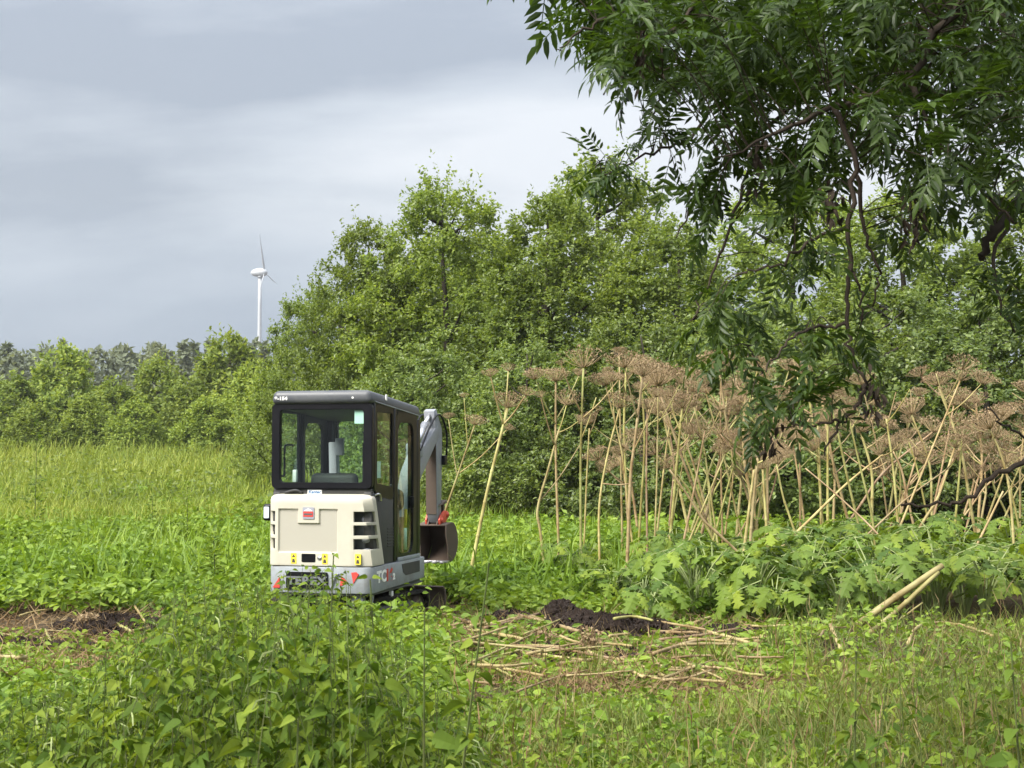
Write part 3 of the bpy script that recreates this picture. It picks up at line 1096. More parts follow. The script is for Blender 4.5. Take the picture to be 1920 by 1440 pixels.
    hogweed([(1687, 989), (1740, 860), (1800, 714)], 18.6, 11, 56, [(0.88, 1755, 700, 0), (0.85, 1840, 720, 66), (0.93, 1778, 740, 50)], 'long slanting yellow stalk leaning right across the thicket', G2)
    hogweed([(1790, 992), (1798, 900), (1804, 820)], 19.3, 10, 52, [(0.9, 1780, 850, 40)], 'upright yellow stalk near the right edge', G2)
    hogweed([(1735, 950), (1720, 880), (1702, 822)], 19.8, 8, 46, [], 'slim stalk with one small round head before the dark gap', G2)
    hogweed([(1904, 1066), (1893, 920), (1876, 850), (1856, 805)], 18.2, 12, 100, [(0.95, 1800, 790, 40), (0.9, 1880, 780, 50), (0.8, 1910, 850, 0)], 'stalk at the right edge under a big domed head', G2)
    hogweed([(1640, 990), (1700, 935), (1778, 878)], 18.4, 10, 0, [(0.98, 1810, 830, 0)], 'yellow stalk fallen sideways at a low angle to the right', G2, Ytop=18.9)
    hogweed([(1523, 970), (1590, 905), (1655, 853)], 18.8, 11, 0, [(0.98, 1690, 830, 34)], 'yellow stalk fallen sideways behind the two pink ones', G2, Ytop=19.2)
    hogweed([(1658, 1014), (1620, 975), (1560, 920), (1510, 878)], 18.0, 9, 0, [], 'thin stalk fallen sideways to the left across the pink ones', G2, Ytop=18.6)
    hogweed([(1809, 1067), (1850, 985), (1881, 921)], 17.4, 11, 0, [(0.9, 1900, 905, 0)], 'fresh yellow-green stalk leaning right at the right edge', G2)
    hogweed([(1730, 980), (1760, 930), (1790, 840)], 19.2, 10, 58, [], 'reddish stalk leaning right behind the low fallen one', G2)
    # the rest of the thicket, stalk by stalk
    r = np.random.default_rng(77)
    for i in range(70):
        px = r.uniform(1270, 1990) if i % 4 else r.uniform(1150, 1480)
        Y = r.uniform(19.2, 23.5)
        lean = r.normal() * 52
        top = r.uniform(685, 870) if px < 1600 else r.uniform(710, 900)
        low = 960
        col = 'back' if Y > 21.3 else 'middle'
        hogweed([(px, low), (px + lean * 0.4 + r.normal() * 6, (low + top) / 2), (px + lean, top)], Y, r.uniform(7.5, 11.5), r.uniform(26, 80), [],
                {'back': 'dry brown-headed stalk at the back of the crowded thicket against the shrubs',
                 'middle': 'dry brown-headed stalk crowded into the middle of the thicket'}[col],
                {'back': 'stalks at the back of the thicket', 'middle': 'stalks in the middle of the thicket'}[col], auto=int(r.integers(2, 5)))


build_stalks()


# ------------------------------------------------------------------ living hogweed rosettes below the stalks
def lobed_leaflet(L, W, nl=4, seed=0):
    """jagged, deeply cut leaflet outline built as a strip fan along its midrib"""
    r = np.random.default_rng(seed)
    ts = np.linspace(0, 1, nl * 2 + 2)
    prof = []
    for i, t in enumerate(ts):
        env = math.sin(math.pi * min(1, (t * 0.86 + 0.10))) ** 0.8
        w = W * env * (1.0 if i % 2 else 0.42) * r.uniform(0.85, 1.15)
        prof.append((t, w if 0 < i < len(ts) - 1 else 0.0))
    V, F = [], []
    for i, (t, w) in enumerate(prof):
        z = -0.32 * t * t * L
        fw = 0.06 if i % 2 else 0.0
        V += [(-w, (t + fw) * L, z - 0.25 * w + r.normal() * 0.01), (0, t * L, z), (w, (t + fw) * L, z - 0.25 * w + r.normal() * 0.01)]
    for i in range(len(prof) - 1):
        a, b = 3 * i, 3 * i + 3
        F += [(a, b, b + 1, a + 1), (a + 1, b + 1, b + 2, a + 2)]
    return np.array(V), np.array(F)


def hog_leaf_mesh(seed):
    g = Geo()
    r = np.random.default_rng(seed)
    for k, (ang, off, L, W) in enumerate([(0, 0.10, 0.30, 0.115), (58, 0.05, 0.23, 0.085), (-58, 0.05, 0.23, 0.085), (72, -0.10, 0.20, 0.07), (-72, -0.10, 0.20, 0.07)]):
        V, F = lobed_leaflet(L * r.uniform(0.85, 1.15), W, 4, seed * 10 + k)
        a = R(ang + r.uniform(-8, 8))
        Rm = np.array([(math.cos(a), math.sin(a), 0), (-math.sin(a), math.cos(a), 0), (0, 0, 1)])
        V = V @ Rm.T + np.array((0, off, 0.002 * k))
        V[:, 2] -= 0.45 * (V[:, 1] ** 2) + 0.5 * V[:, 0] ** 2
        g.add(V, [F])
    tube(g, [(0, -0.24, -0.02), (0, 0.0, 0.0), (0, 0.2, -0.02)], [0.007, 0.005, 0.002], 4, 1, False)
    return g.mesh('leaf', [M['hogleaf'], M['petiole']], False)


HOGLEAF = [hog_leaf_mesh(40 + i) for i in range(5)]


def leafy_hogweed(x, y, h, n, label, group, s=1.0, r=rng):
    zb = float(H(x, y))
    e = empty('leafy_hogweed', (x, y, zb), random.uniform(0, 6.28))
    tag(e, label, 'plant', group)
    g = Geo()
    for k in range(n):
        a = k * 2.4 + random.uniform(-0.3, 0.3)
        hh = h * random.uniform(0.62, 1.05)
        rad = h * random.uniform(0.22, 0.55)
        tip = np.array((math.cos(a) * rad, math.sin(a) * rad, hh))
        mid = np.array((math.cos(a) * rad * 0.35, math.sin(a) * rad * 0.35, hh * 0.62))
        tube(g, smooth_path([(0, 0, -0.03), mid, tip], 4), np.linspace(0.013, 0.006, 9), 4, 0, False)
        o = link('leaf', random.choice(HOGLEAF), e)
        d = Vector((math.cos(a), math.sin(a), random.uniform(-0.55, 0.25)))
        sc = s * random.uniform(0.75, 1.2)
        up = Vector((random.uniform(-.6, .6), random.uniform(-.6, .6), 1))
        X = d.cross(up).normalized()
        Z = X.cross(d.normalized())
        Mx = Matrix((X, d.normalized(), Z)).transposed().to_4x4()
        o.matrix_local = Matrix.Translation(Vector(tip) + d * 0.1) @ Mx @ Matrix.Scale(sc, 4)
    g.build('stem', M['petiole'], e)
    return e


def build_hogweed_bed():
    r = np.random.default_rng(31)
    pts = []
    tries = 0
    while len(pts) < 62 and tries < 6000:
        tries += 1
        Y = r.uniform(15.0, 20.5)
        px = r.uniform(1050, 1990)
        if Y < 16.6 and px < 1215:
            continue
        if px < 1180 and Y < 17.3:
            continue
        x = (px - 960) / FPX * Y
        if all((x - a) ** 2 + (Y - b) ** 2 > 0.36 ** 2 for a, b, _ in pts):
            pts.append((x, Y, px))
    pts.sort(key=lambda p: p[2])
    ORD = 'first second third fourth fifth sixth seventh eighth ninth tenth eleventh twelfth thirteenth fourteenth fifteenth sixteenth seventeenth eighteenth'.split()
    nf = nl = 0
    for x, Y, px in pts:
        if Y < 16.3:
            lab, gr = '%s leafy hogweed in the front row of the bed, counted from the soil heap' % ORD[nf], 'front row of the leafy hogweed bed'
            nf += 1
        elif px < 1250:
            lab, gr = '%s low leafy hogweed among the single stalks, counted from the excavator' % ORD[nl], 'leafy hogweed at the left end of the bed'
            nl += 1
        elif Y < 18.2:
            lab, gr = 'leafy green hogweed in the middle of the bed below the thicket', 'middle of the leafy hogweed bed'
        else:
            lab, gr = 'leafy green hogweed at the feet of the dry thicket', 'back of the leafy hogweed bed'
        h = r.uniform(0.5, 0.88) * (0.75 if px < 1250 else 1.0) * (1.12 if px > 1600 else 1)
        leafy_hogweed(x, Y, h, int(r.integers(9, 13)), lab, gr, 0.72 if px < 1250 else 0.84)


build_hogweed_bed()


# ------------------------------------------------------------------ felled stalks, torn soil
def fallen(pts, rad_px, label, group, up=0.03, updn=None):
    ups = updn or [up] * len(pts)
    W = np.array([gnd(px, py, u) for (px, py), u in zip(pts, ups)])
    base = W.mean(0)
    base[2] = W[:, 2].min()
    path = smooth_path(W - base, 5)
    path = path + np.random.default_rng(sum(map(ord, label)) + len(path)).normal(size=path.shape) * 0.0015
    s = W[0][1] / FPX
    r0 = rad_px * s * random.uniform(0.34, 0.46)
    me = stalk_mesh(path, r0, r0 * 0.75, 'fallen_stalk')
    me.materials[0] = M['fallen']
    o = link('fallen_stalk', me, None, tuple(base))
    tag(o, label, 'fallen stalk', group)


def build_fallen():
    GP, GL, GR = 'felled stalks around the soil heap', 'felled stalks on the torn soil at the left', 'felled stalks in front of the leafy bed'
    L_ = [
        ([(1018, 1196), (1070, 1194), (1122, 1186)], 8, 'thin curved stalk touching the front of the black soil', GP, 0.06),
        ([(1127, 1187), (1220, 1184), (1318, 1187)], 9, 'long straight stalk lying along the front edge of the black soil', GP, 0.08),
        ([(1278, 1174), (1340, 1188), (1405, 1205)], 9, 'stalk sloping down to the right of the black soil', GP, 0.10),
        ([(1123, 1199), (1190, 1198)], 10, 'short thick stalk just below the long straight one', GP, 0.05),
        ([(943, 1217), (1020, 1228), (1092, 1238)], 10, 'long pale stalk left of the root clump, front of the pile', GP, 0.08),
        ([(1041, 1246), (1090, 1240), (1137, 1231)], 11, 'bright short stalk meeting the long pale one at a point', GP, 0.07),
        ([(1137, 1233), (1195, 1240), (1260, 1247)], 8, 'thin stalk running right from the root clump', GP, 0.06),
        ([(948, 1256), (1022, 1251)], 10, 'reddish stalk at the very front of the pile', GP, 0.05),
        ([(800, 1143), (845, 1157), (895, 1170)], 10, 'bright stalk poking out behind the excavator track', GP, 0.10),
        ([(850, 1160), (905, 1176)], 7, 'short stalk lying below the bright one by the track', GP, 0.08),
        ([(929, 1188), (986, 1199)], 9, 'pale stalk left of the black soil', GP, 0.08),
        ([(1065, 1124), (1122, 1110)], 8, 'stalk sticking out behind the black soil peak', GP, 0.12),
        ([(1151, 1160), (1188, 1156), (1224, 1163)], 7, 'small arched stalk lying on top of the black soil', GP, 0.22),
        ([(1220, 1213), (1262, 1206), (1312, 1190)], 10, 'fat curved stalk right of the pile', GP, 0.06),
        ([(1310, 1180), (1336, 1162)], 7, 'short stalk propped up at the right of the soil', GP, 0.12),
        ([(869, 1206), (940, 1211)], 8, 'pale stalk half under the nettles beside the track', GP, 0.05),
        ([(1195, 1246), (1264, 1275)], 8, 'stalk sloping towards the grass at the front of the pile', GP, 0.05),
        ([(1228, 1222), (1262, 1244)], 8, 'short slanting piece right of the root clump', GP, 0.05),
        ([(1390, 1180), (1440, 1196)], 8, 'reddish stalk at the right end of the soil', GP, 0.06),
        ([(1557, 1173), (1567, 1195), (1576, 1217)], 11, 'short upright-lying piece in front of the leafy bed', GR, 0.10),
        ([(1536, 1195), (1552, 1178), (1590, 1176)], 7, 'thin bent stalk beside the short piece', GR, 0.10),
        ([(1702, 1207), (1716, 1180), (1745, 1168), (1800, 1172), (1862, 1192)], 9, 'tan stalk bent like a hook in front of the bed', GR, 0.16),
        ([(0 - 30, 1190), (56, 1222)], 9, 'stalk sloping down over the dark soil at the left edge', GL, 0.06),
        ([(-40, 1232), (50, 1233)], 13, 'thick pale stalk lying level at the left edge', GL, 0.06),
        ([(-40, 1243), (28, 1241)], 10, 'second level stalk just below the thick one', GL, 0.05),
        ([(-30, 1252), (42, 1249)], 8, 'third level stalk, thin, at the left edge', GL, 0.05),
        ([(-30, 1266), (28, 1262)], 8, 'lowest level stalk at the left edge', GL, 0.05),
        ([(181, 1156), (214, 1168), (246, 1184)], 9, 'bright stalk slanting across the soil left of the nettles', GL, 0.06),
        ([(246, 1184), (278, 1176)], 8, 'short stalk joined to the bright slanting one', GL, 0.06),
        ([(37, 1154), (70, 1146), (102, 1141)], 6, 'thin brown stalk behind the soil at the left', GL, 0.06),
        ([(252, 1136), (262, 1150), (272, 1166)], 6, 'small upright pale stick by the nettles', GL, 0.10),
        ([(85, 1181), (92, 1196), (98, 1206)], 7, 'pale broken stub on the left soil', GL, 0.06),
        ([(30, 1202), (70, 1184)], 5, 'thin dark stick on the left soil', GL, 0.06),
        ([(127, 1275), (165, 1274), (206, 1279)], 8, 'level stalk showing through the nettle leaves', GL, 0.06),
        ([(133, 1267), (200, 1257)], 8, 'stalk crossing just above the one among the nettles', GL, 0.07),
        ([(202, 1300), (234, 1291)], 8, 'short curved stalk in the nettle gap', GL, 0.06),
    ]
    for a in L_:
        fallen(*a)
    fallen([(1606, 1174), (1680, 1120), (1768, 1060)], 21, 'thick tan stalk of the leaning pair, resting on the leafy bed', GR, updn=[0.06, 0.35, 0.66])
    fallen([(1632, 1187), (1690, 1138), (1760, 1072)], 17, 'green-yellow stalk of the leaning pair, just below the tan one', GR, updn=[0.05, 0.27, 0.60])
    fallen([(1690, 1160), (1730, 1130)], 5, 'thin twig under the leaning pair', GR, updn=[0.1, 0.25])
    r = np.random.default_rng(8)
    for i in range(70):
        px, py = r.uniform(840, 1440), r.uniform(1158, 1278)
        a = r.normal() * 0.45
        L = r.uniform(15, 80)
        fallen([(px - L, py - L * a * 0.5), (px, py + r.normal() * 2), (px + L, py + L * a * 0.5)], r.uniform(5, 9.5), 'loose thin stalk piece scattered in the felled pile', 'loose pieces in the felled pile', r.uniform(0.04, 0.14))
    for i in range(10):
        px, py = r.uniform(-20, 330), r.uniform(1130, 1270)
        a = r.normal() * 0.5
        L = r.uniform(15, 45)
        fallen([(px - L, py - L * a * 0.5), (px + L, py + L * a * 0.5)], r.uniform(4, 6), 'loose thin stalk piece on the torn soil at the left', 'loose pieces on the left soil', r.uniform(0.02, 0.06))


build_fallen()


def soil_heap(cpx, cpy, wx, wy, hgt, label, seed, name='soil_heap'):
    c = gnd(cpx, cpy)
    g = Geo()
    n, k = 46, 90
    rr = np.linspace(0, 1, n)
    aa = np.linspace(0, 2 * math.pi, k, endpoint=False)
    Rr, Aa = np.meshgrid(rr, aa, indexing='ij')
    r = np.random.default_rng(seed)
    ph = r.uniform(0, 6.28, 12)
    edge = 1 + 0.18 * np.sin(3 * Aa + ph[0]) + 0.12 * np.sin(5 * Aa + ph[1]) + 0.06 * np.sin(9 * Aa + ph[2])
    x = Rr * wx * np.cos(Aa) * edge
    y = Rr * wy * np.sin(Aa) * edge
    z = hgt * (1 - Rr ** 2) ** 0.8
    for q, (f, a) in enumerate([(5, .22), (9, .16), (17, .12), (31, .09), (57, .06)]):
        z = z + hgt * a * np.sin(x * f + ph[q + 3]) * np.sin(y * f * 1.2 + ph[q + 4] + x * f * .3) * (1 - Rr ** 4)
    z = z + r.normal(size=z.shape) * 0.02
    z = z - 0.05 * Rr ** 3
    wx_, wy_ = c[0] + x, c[1] + y
    V = np.stack([x, y, z + H(wx_, wy_) - c[2]], -1).reshape(-1, 3)
    i = np.arange(n - 1)[:, None] * k
    j = np.arange(k)[None]
    F = np.stack([i + j, i + k + j, i + k + (j + 1) % k, i + (j + 1) % k], -1).reshape(-1, 4)
    g.add(V, [F])
    # clods
    m = 420
    q = r.uniform(0, 1, m) ** 0.6
    ca = r.uniform(0, 6.283, m)
    px_, py_ = q * wx * 1.12 * np.cos(ca), q * wy * 1.12 * np.sin(ca)
    pz = hgt * np.clip(1 - q ** 2, 0, 1) ** 0.8 + H(c[0] + px_, c[1] + py_) - c[2]
    ico = bmesh.new()
    bmesh.ops.create_icosphere(ico, subdivisions=1, radius=1)
    IV = np.array([v.co[:] for v in ico.verts])
    IF = np.array([[v.index for v in f.verts] for f in ico.faces])
    ico.free()
    IV = IV * (1 + r.normal(size=(len(IV), 1)) * 0.22)
    Ms = frames(rand_dirs(m, 0, r), rand_dirs(m, 0, r)) * (r.uniform(0.012, 0.05, m)[:, None] * r.uniform(0.6, 1.2, (m, 3)))[:, None, :]
    g.inst((IV, [IF]), Ms, np.stack([px_, py_, pz], -1))
    o = g.build(name, M['soil'], None, False)
    o.location = tuple(c)
    tag(o, label, 'soil')
    return o


soil_heap(1140, 1190, 0.72, 0.55, 0.17, 'heap of wet black soil behind the felled stalks', 3)
soil_heap(1050, 1166, 0.2, 0.2, 0.2, 'small pointed lump of black soil at the left end of the heap', 4)
soil_heap(960, 1170, 0.30, 0.30, 0.10, 'low patch of dark soil beside the excavator track', 5)
soil_heap(1350, 1195, 0.40, 0.35, 0.08, 'thin spread of dark soil right of the heap', 6)
soil_heap(1010, 1230, 0.55, 0.40, 0.05, 'low dark soil under the front stalks of the pile, left half', 16)
soil_heap(1190, 1235, 0.6, 0.45, 0.05, 'low dark soil under the front stalks of the pile, right half', 17)
soil_heap(30, 1222, 0.75, 0.55, 0.08, 'torn brown soil at the left edge', 7)
soil_heap(215, 1175, 0.55, 0.5, 0.07, 'torn brown soil left of the nettle thicket', 8)


def root_clump(cpx, cpy, w, h, n, label, seed, cat='dry plant', up=0.05):
    c = gnd(cpx, cpy, up)
    r = np.random.default_rng(seed)
    g = Geo()
    for i in range(n):
        d = nrm(np.array((r.normal(), r.normal() * 0.7, r.uniform(-0.1, 1.0))))
        L = w * r.uniform(0.5, 1.1)
        p1 = d * L * 0.5 + r.normal(size=3) * 0.03
        p2 = d * L * np.array((1, 1, h / w)) + r.normal(size=3) * 0.03 - np.array((0, 0, 0.02))
        tube(g, [r.normal(size=3) * 0.02, p1, p2], [0.005, 0.0035, 0.002], 3, 0, False)
    n2 = n * 6
    P = nrm(r.normal(size=(n2, 3)) + np.array((0, 0, .4))) * (w * r.uniform(0.4, 1, n2))[:, None] * np.array((1, .8, h / w))
    g.inst(LEAF_DIAMOND, frames(rand_dirs(n2, 0, r), rand_dirs(n2, 0, r)) * r.uniform(0.02, 0.05, n2)[:, None, None], P, 1)
    o = g.build('dry_root_clump', [M['ray'], M['seed']])
    o.location = tuple(c)
    tag(o, label, cat)


root_clump(1105, 1215, 0.13, 0.20, 70, 'tangled tan root clump sticking out of the felled pile', 1, up=0.10)
root_clump(128, 1135, 0.22, 0.20, 90, 'faded brown seed head lying at the back of the left soil', 2)
root_clump(165, 1168, 0.16, 0.10, 60, 'reddish dry tangle in the middle of the left soil', 3)
root_clump(1015, 1200, 0.16, 0.10, 60, 'straw-coloured tangle left of the black soil', 4)
root_clump(855, 1192, 0.22, 0.08, 80, 'flat brown mat of dry stems beside the excavator track', 5)


# ------------------------------------------------------------------ compact excavator, seen from behind
def bm_obj(name, bm, mat, parent, smooth=False):
    me = bpy.data.meshes.new(name)
    bm.normal_update()
    bm.to_mesh(me)
    bm.free()
    me.materials.append(mat)
    if smooth:
        me.shade_smooth()
        me.set_sharp_from_angle(angle=R(35))
    return link(name, me, parent)


def bbox(name, mat, parent, x0, x1, y0, y1, z0, z1, bev=0.008, seg=2, fn=None):
    bm = bmesh.new()
    bmesh.ops.create_cube(bm, size=1)
    for v in bm.verts:
        v.co = Vector(((x0 + x1) / 2 + v.co.x * (x1 - x0), (y0 + y1) / 2 + v.co.y * (y1 - y0), (z0 + z1) / 2 + v.co.z * (z1 - z0)))
    if bev:
        bmesh.ops.bevel(bm, geom=list(bm.edges), offset=bev, segments=seg, affect='EDGES', profile=0.5)
    if fn:
        for v in bm.verts:
            v.co = Vector(fn(*v.co))
    return bm_obj(name, bm, mat, parent, True)


def prism(name, mat, parent, poly, axis, a, b, bev=0.0, seg=2, fn=None):
    """poly of 2D points extruded along axis from a to b; axis 'x': (y,z), 'y': (x,z), 'z': (x,y)"""
    bm = bmesh.new()

    def p3(p, t):
        return {'x': (t, p[0], p[1]), 'y': (p[0], t, p[1]), 'z': (p[0], p[1], t)}[axis]
    A = [bm.verts.new(p3(p, a)) for p in poly]
    B = [bm.verts.new(p3(p, b)) for p in poly]
    bm.faces.new(A)
    bm.faces.new(B[::-1])
    n = len(poly)
    for i in range(n):
        bm.faces.new((A[i], B[i], B[(i + 1) % n], A[(i + 1) % n]))
    bmesh.ops.recalc_face_normals(bm, faces=bm.faces)
    if bev:
        bmesh.ops.bevel(bm, geom=list(bm.edges), offset=bev, segments=seg, affect='EDGES', profile=0.5)
    if fn:
        for v in bm.verts:
            v.co = Vector(fn(*v.co))
    return bm_obj(name, bm, mat, parent, True)


def rrect(x0, x1, z0, z1, r, n=5):
    out = []
    for cx, cz, a0 in ((x1 - r, z1 - r, 0), (x0 + r, z1 - r, 90), (x0 + r, z0 + r, 180), (x1 - r, z0 + r, 270)):
        for k in range(n):
            a = R(a0 + 90 * k / (n - 1))
            out.append((cx + r * math.cos(a), cz + r * math.sin(a)))
    return out


def ring(name, mat, parent, outer, inner, axis, a, b, fn=None):
    """frame between two loops with the same number of points"""
    bm = bmesh.new()

    def p3(p, t):
        return {'x': (t, p[0], p[1]), 'y': (p[0], t, p[1])}[axis]
    n = len(outer)
    Ls = [[bm.verts.new(p3(p, t)) for p in lp] for lp, t in ((outer, a), (inner, a), (inner, b), (outer, b))]
    for q in range(4):
        A, B = Ls[q], Ls[(q + 1) % 4]
        for i in range(n):
            bm.faces.new((A[i], A[(i + 1) % n], B[(i + 1) % n], B[i]))
    bmesh.ops.recalc_face_normals(bm, faces=bm.faces)
    bmesh.ops.bevel(bm, geom=[e for e in bm.edges if e.calc_face_angle(0) > 1.2], offset=0.006, segments=2, affect='EDGES')
    if fn:
        for v in bm.verts:
            v.co = Vector(fn(*v.co))
    return bm_obj(name, bm, mat, parent, True)


def pipe(name, mat, parent, pts, rad, sides=8, k=5):
    g = Geo()
    pa = smooth_path(pts, k) if len(pts) > 2 else np.array(pts, float)
    tube(g, pa, np.broadcast_to(rad, (len(pa),)) if np.ndim(rad) == 0 else np.interp(np.linspace(0, 1, len(pa)), np.linspace(0, 1, len(rad)), rad), sides)
    return g.build(name, mat, parent, True)


def text_obj(name, s, size, mat, parent, loc, rot, ext=0.002, sx=1.0, bold=0.0, shear=0.0):
    cu = bpy.data.curves.new(name, 'FONT')
    cu.body = s
    cu.size = size
    cu.extrude = ext
    cu.offset = bold
    cu.shear = shear
    cu.align_x = 'CENTER'
    cu.align_y = 'CENTER'
    tmp = bpy.data.objects.new('tmp', cu)
    COL.objects.link(tmp)
    dg = bpy.context.evaluated_depsgraph_get()
    me = bpy.data.meshes.new_from_object(tmp.evaluated_get(dg))
    bpy.data.objects.remove(tmp)
    me.name = name
    me.materials.clear()
    me.materials.append(mat)
    o = link(name, me, parent, loc)
    o.rotation_euler = rot
    o.scale = (sx, 1, 1)
    return o


def build_excavator():
    cream = paint('cream_paint', (0.48, 0.455, 0.375), 0.45, dirt=0.3, dirtcol=(0.27, 0.235, 0.17), scale=3.2)
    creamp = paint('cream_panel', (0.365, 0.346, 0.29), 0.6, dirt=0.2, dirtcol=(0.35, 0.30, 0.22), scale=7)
    black = paint('black_paint', (0.006, 0.006, 0.008), 0.28, spec=0.22, dirt=0.04, dirtcol=(0.05, 0.045, 0.04), scale=4)
    char = paint('charcoal_plastic', (0.035, 0.035, 0.036), 0.6, dirt=0.45, dirtcol=(0.12, 0.11, 0.09), scale=8)
    roofg = paint('roof_grey', (0.065, 0.07, 0.08), 0.4, dirt=0.3, dirtcol=(0.2, 0.2, 0.19), scale=5)
    grey = paint('steel_grey_paint', (0.25, 0.275, 0.30), 0.5, dirt=0.75, dirtcol=(0.16, 0.14, 0.11), scale=7)
    dgrey = paint('dark_grey_paint', (0.075, 0.08, 0.085), 0.5, dirt=0.4, dirtcol=(0.14, 0.12, 0.09), scale=9)
    lgrey = paint('boom_grey', (0.24, 0.255, 0.285), 0.4, dirt=0.3, dirtcol=(0.16, 0.14, 0.11), scale=8)
    rub = paint('track_rubber', (0.018, 0.017, 0.016), 0.85, spec=0.2, dirt=0.8, dirtcol=(0.06, 0.045, 0.035), scale=10)
    mudst = paint('muddy_steel', (0.085, 0.060, 0.044), 0.7, metal=0.1, dirt=0.8, dirtcol=(0.11, 0.085, 0.065), scale=9)
    bright = paint('polished_steel', (0.62, 0.62, 0.64), 0.22, metal=0.9, dirt=0.2, scale=10)
    redp = paint('red_coupler', (0.62, 0.085, 0.045), 0.45, dirt=0.3, dirtcol=(0.15, 0.07, 0.05), scale=12)
    yel = paint('yellow_label', (0.80, 0.58, 0.04), 0.5, dirt=0.1)
    wht = paint('white_label', (0.80, 0.80, 0.78), 0.5, dirt=0.1)
    redl = paint('red_lettering', (0.50, 0.045, 0.035), 0.45, dirt=0.1)
    blu = paint('blue_lettering', (0.05, 0.16, 0.36), 0.5, dirt=0.05)
    lens = paint('lamp_lens', (0.55, 0.62, 0.68), 0.15, dirt=0.1)
    glass = glass_mat('cab_glass', (0.90, 0.965, 0.93))
    sheet = paint('paper_sheet', (0.62, 0.80, 0.76), 0.7, dirt=0.05)
    seatm = paint('seat_vinyl', (0.018, 0.018, 0.02), 0.6, dirt=0.3, scale=9)
    z0 = float(H(EXC_X, EXC_Y))
    E = empty('compact_excavator', (EXC_X, EXC_Y, z0 - 0.03), R(-14))
    E.scale = (1.05, 1.06, 1.0)
    tag(E, 'small cream and grey tracked excavator with black glazed cab', 'excavator')
    HP = math.pi / 2

    # ---- undercarriage, turned a little further than the house
    c, s = math.cos(R(-9)), math.sin(R(-9))

    def rt(x, y, z):
        return (x * c - y * s, x * s + y * c, z)
    for sx in (-1, 1):
        xc = sx * 0.375
        path = []
        for k in range(9):
            a = R(90 + 180 * k / 8)
            path.append((-0.56 + 0.165 * math.cos(a), 0.175 + 0.165 * math.sin(a)))
        for k in range(9):
            a = R(-90 + 180 * k / 8)
            path.append((0.56 + 0.165 * math.cos(a), 0.175 + 0.165 * math.sin(a)))
        inner = [(y * 0.93, 0.175 + (z - 0.175) * 0.80) for y, z in path]
        tr = ring('track', rub, E, path, inner, 'x', xc - 0.115, xc + 0.115, rt)
        # tread lugs, one by one
        per = np.array(path + [path[0]])
        seg = np.linalg.norm(np.diff(per, axis=0), axis=1)
        cum = np.concatenate([[0], np.cumsum(seg)])
        lug = None
        nl = 40
        for k in range(nl):
            d = cum[-1] * k / nl
            y, z = np.interp(d, cum, per[:, 0]), np.interp(d, cum, per[:, 1])
            y2, z2 = np.interp((d + 0.01) % cum[-1], cum, per[:, 0]), np.interp((d + 0.01) % cum[-1], cum, per[:, 1])
            if lug is None:
                bm = bmesh.new()
                bmesh.ops.create_cube(bm, size=1)
                for v in bm.verts:
                    v.co = Vector((v.co.x * 0.225, v.co.y * 0.030, v.co.z * 0.022))
                lug = bpy.data.meshes.new('tread_lug')
                bm.to_mesh(lug)
                bm.free()
                lug.materials.append(rub)
            o = link('tread_lug', lug, tr)
            ang = math.atan2(z2 - z, y2 - y)
            o.matrix_local = Matrix.Translation(rt(xc, y, z)) @ Matrix.Rotation(R(-9), 4, 'Z') @ Matrix.Rotation(ang, 4, 'X') @ Matrix.Translation((0, 0, -0.004 if False else 0.006))
        prism('track_frame', dgrey, E, [(-0.45, 0.09), (0.45, 0.09), (0.5, 0.17), (0.42, 0.24), (-0.42, 0.24), (-0.5, 0.17)], 'x', xc - 0.07, xc + 0.07, 0.01, 2, rt)
        for yy in (-0.56, 0.56):
            g = Geo()
            tube(g, [rt(xc - 0.06, yy, 0.175), rt(xc + 0.06, yy, 0.175)], 0.125, 18)
            tube(g, [rt(xc - 0.075, yy, 0.175), rt(xc + 0.075, yy, 0.175)], 0.05, 12)
            g.build('sprocket' if yy < 0 else 'idler_wheel', mudst, E, True)
        for yy in (-0.25, 0.0, 0.25):
            g = Geo()
            tube(g, [rt(xc - 0.08, yy, 0.095), rt(xc + 0.08, yy, 0.095)], 0.05, 12)
            g.build('track_roller', mudst, E, True)
    bbox('undercarriage_frame', dgrey, E, -0.27, 0.27, -0.36, 0.36, 0.16, 0.30, 0.02, 2, rt)
    g = Geo()
    tube(g, [(0, 0, 0.29), (0, 0, 0.42)], 0.25, 28)
    g.build('slew_ring', mudst, E, True)
    prism('dozer_blade', mudst, E, [(0.98, 0.04), (1.01, 0.04), (1.06, 0.14), (1.05, 0.30), (1.01, 0.34), (0.99, 0.33), (1.025, 0.28), (1.035, 0.15)], 'x', -0.49, 0.49, 0, 2, rt)
    for sx in (-0.2, 0.2):
        bbox('dozer_arm', dgrey, E, sx - 0.03, sx + 0.03, 0.34, 1.0, 0.14, 0.20, 0.01, 2, rt)

    # ---- revolving house: grey skirt / counterweight
    def plan(off=0.0, yf=0.72):
        P = []
        x, yb, r = 0.5 + off, -0.86 - off, 0.10
        P += [(x, yf)]
        for k in range(6):
            a = R(0 - 90 * k / 5)
            P.append((x - r + r * math.cos(a), yb + r + r * math.sin(a)))
        for xx in (0.25, 0.0, -0.25):
            P.append((xx, yb - 0.03 * (1 - (xx / 0.4) ** 2)))
        for k in range(6):
            a = R(-90 - 90 * k / 5)
            P.append((-x + r + r * math.cos(a), yb + r + r * math.sin(a)))
        P += [(-x, yf)]
        return P
    sk = prism('counterweight_skirt', grey, E, plan(), 'z', 0.415, 0.663, 0.010, 2, lambda x, y, z: (x, y, z + 0.03 * max(0, (y + 0.3)) * (z < 0.5)))
    prism('lower_lip', dgrey, sk, plan(-0.02), 'z', 0.395, 0.4135, 0.003, 1)
    # recessed name panel across the back
    bk = -0.8935
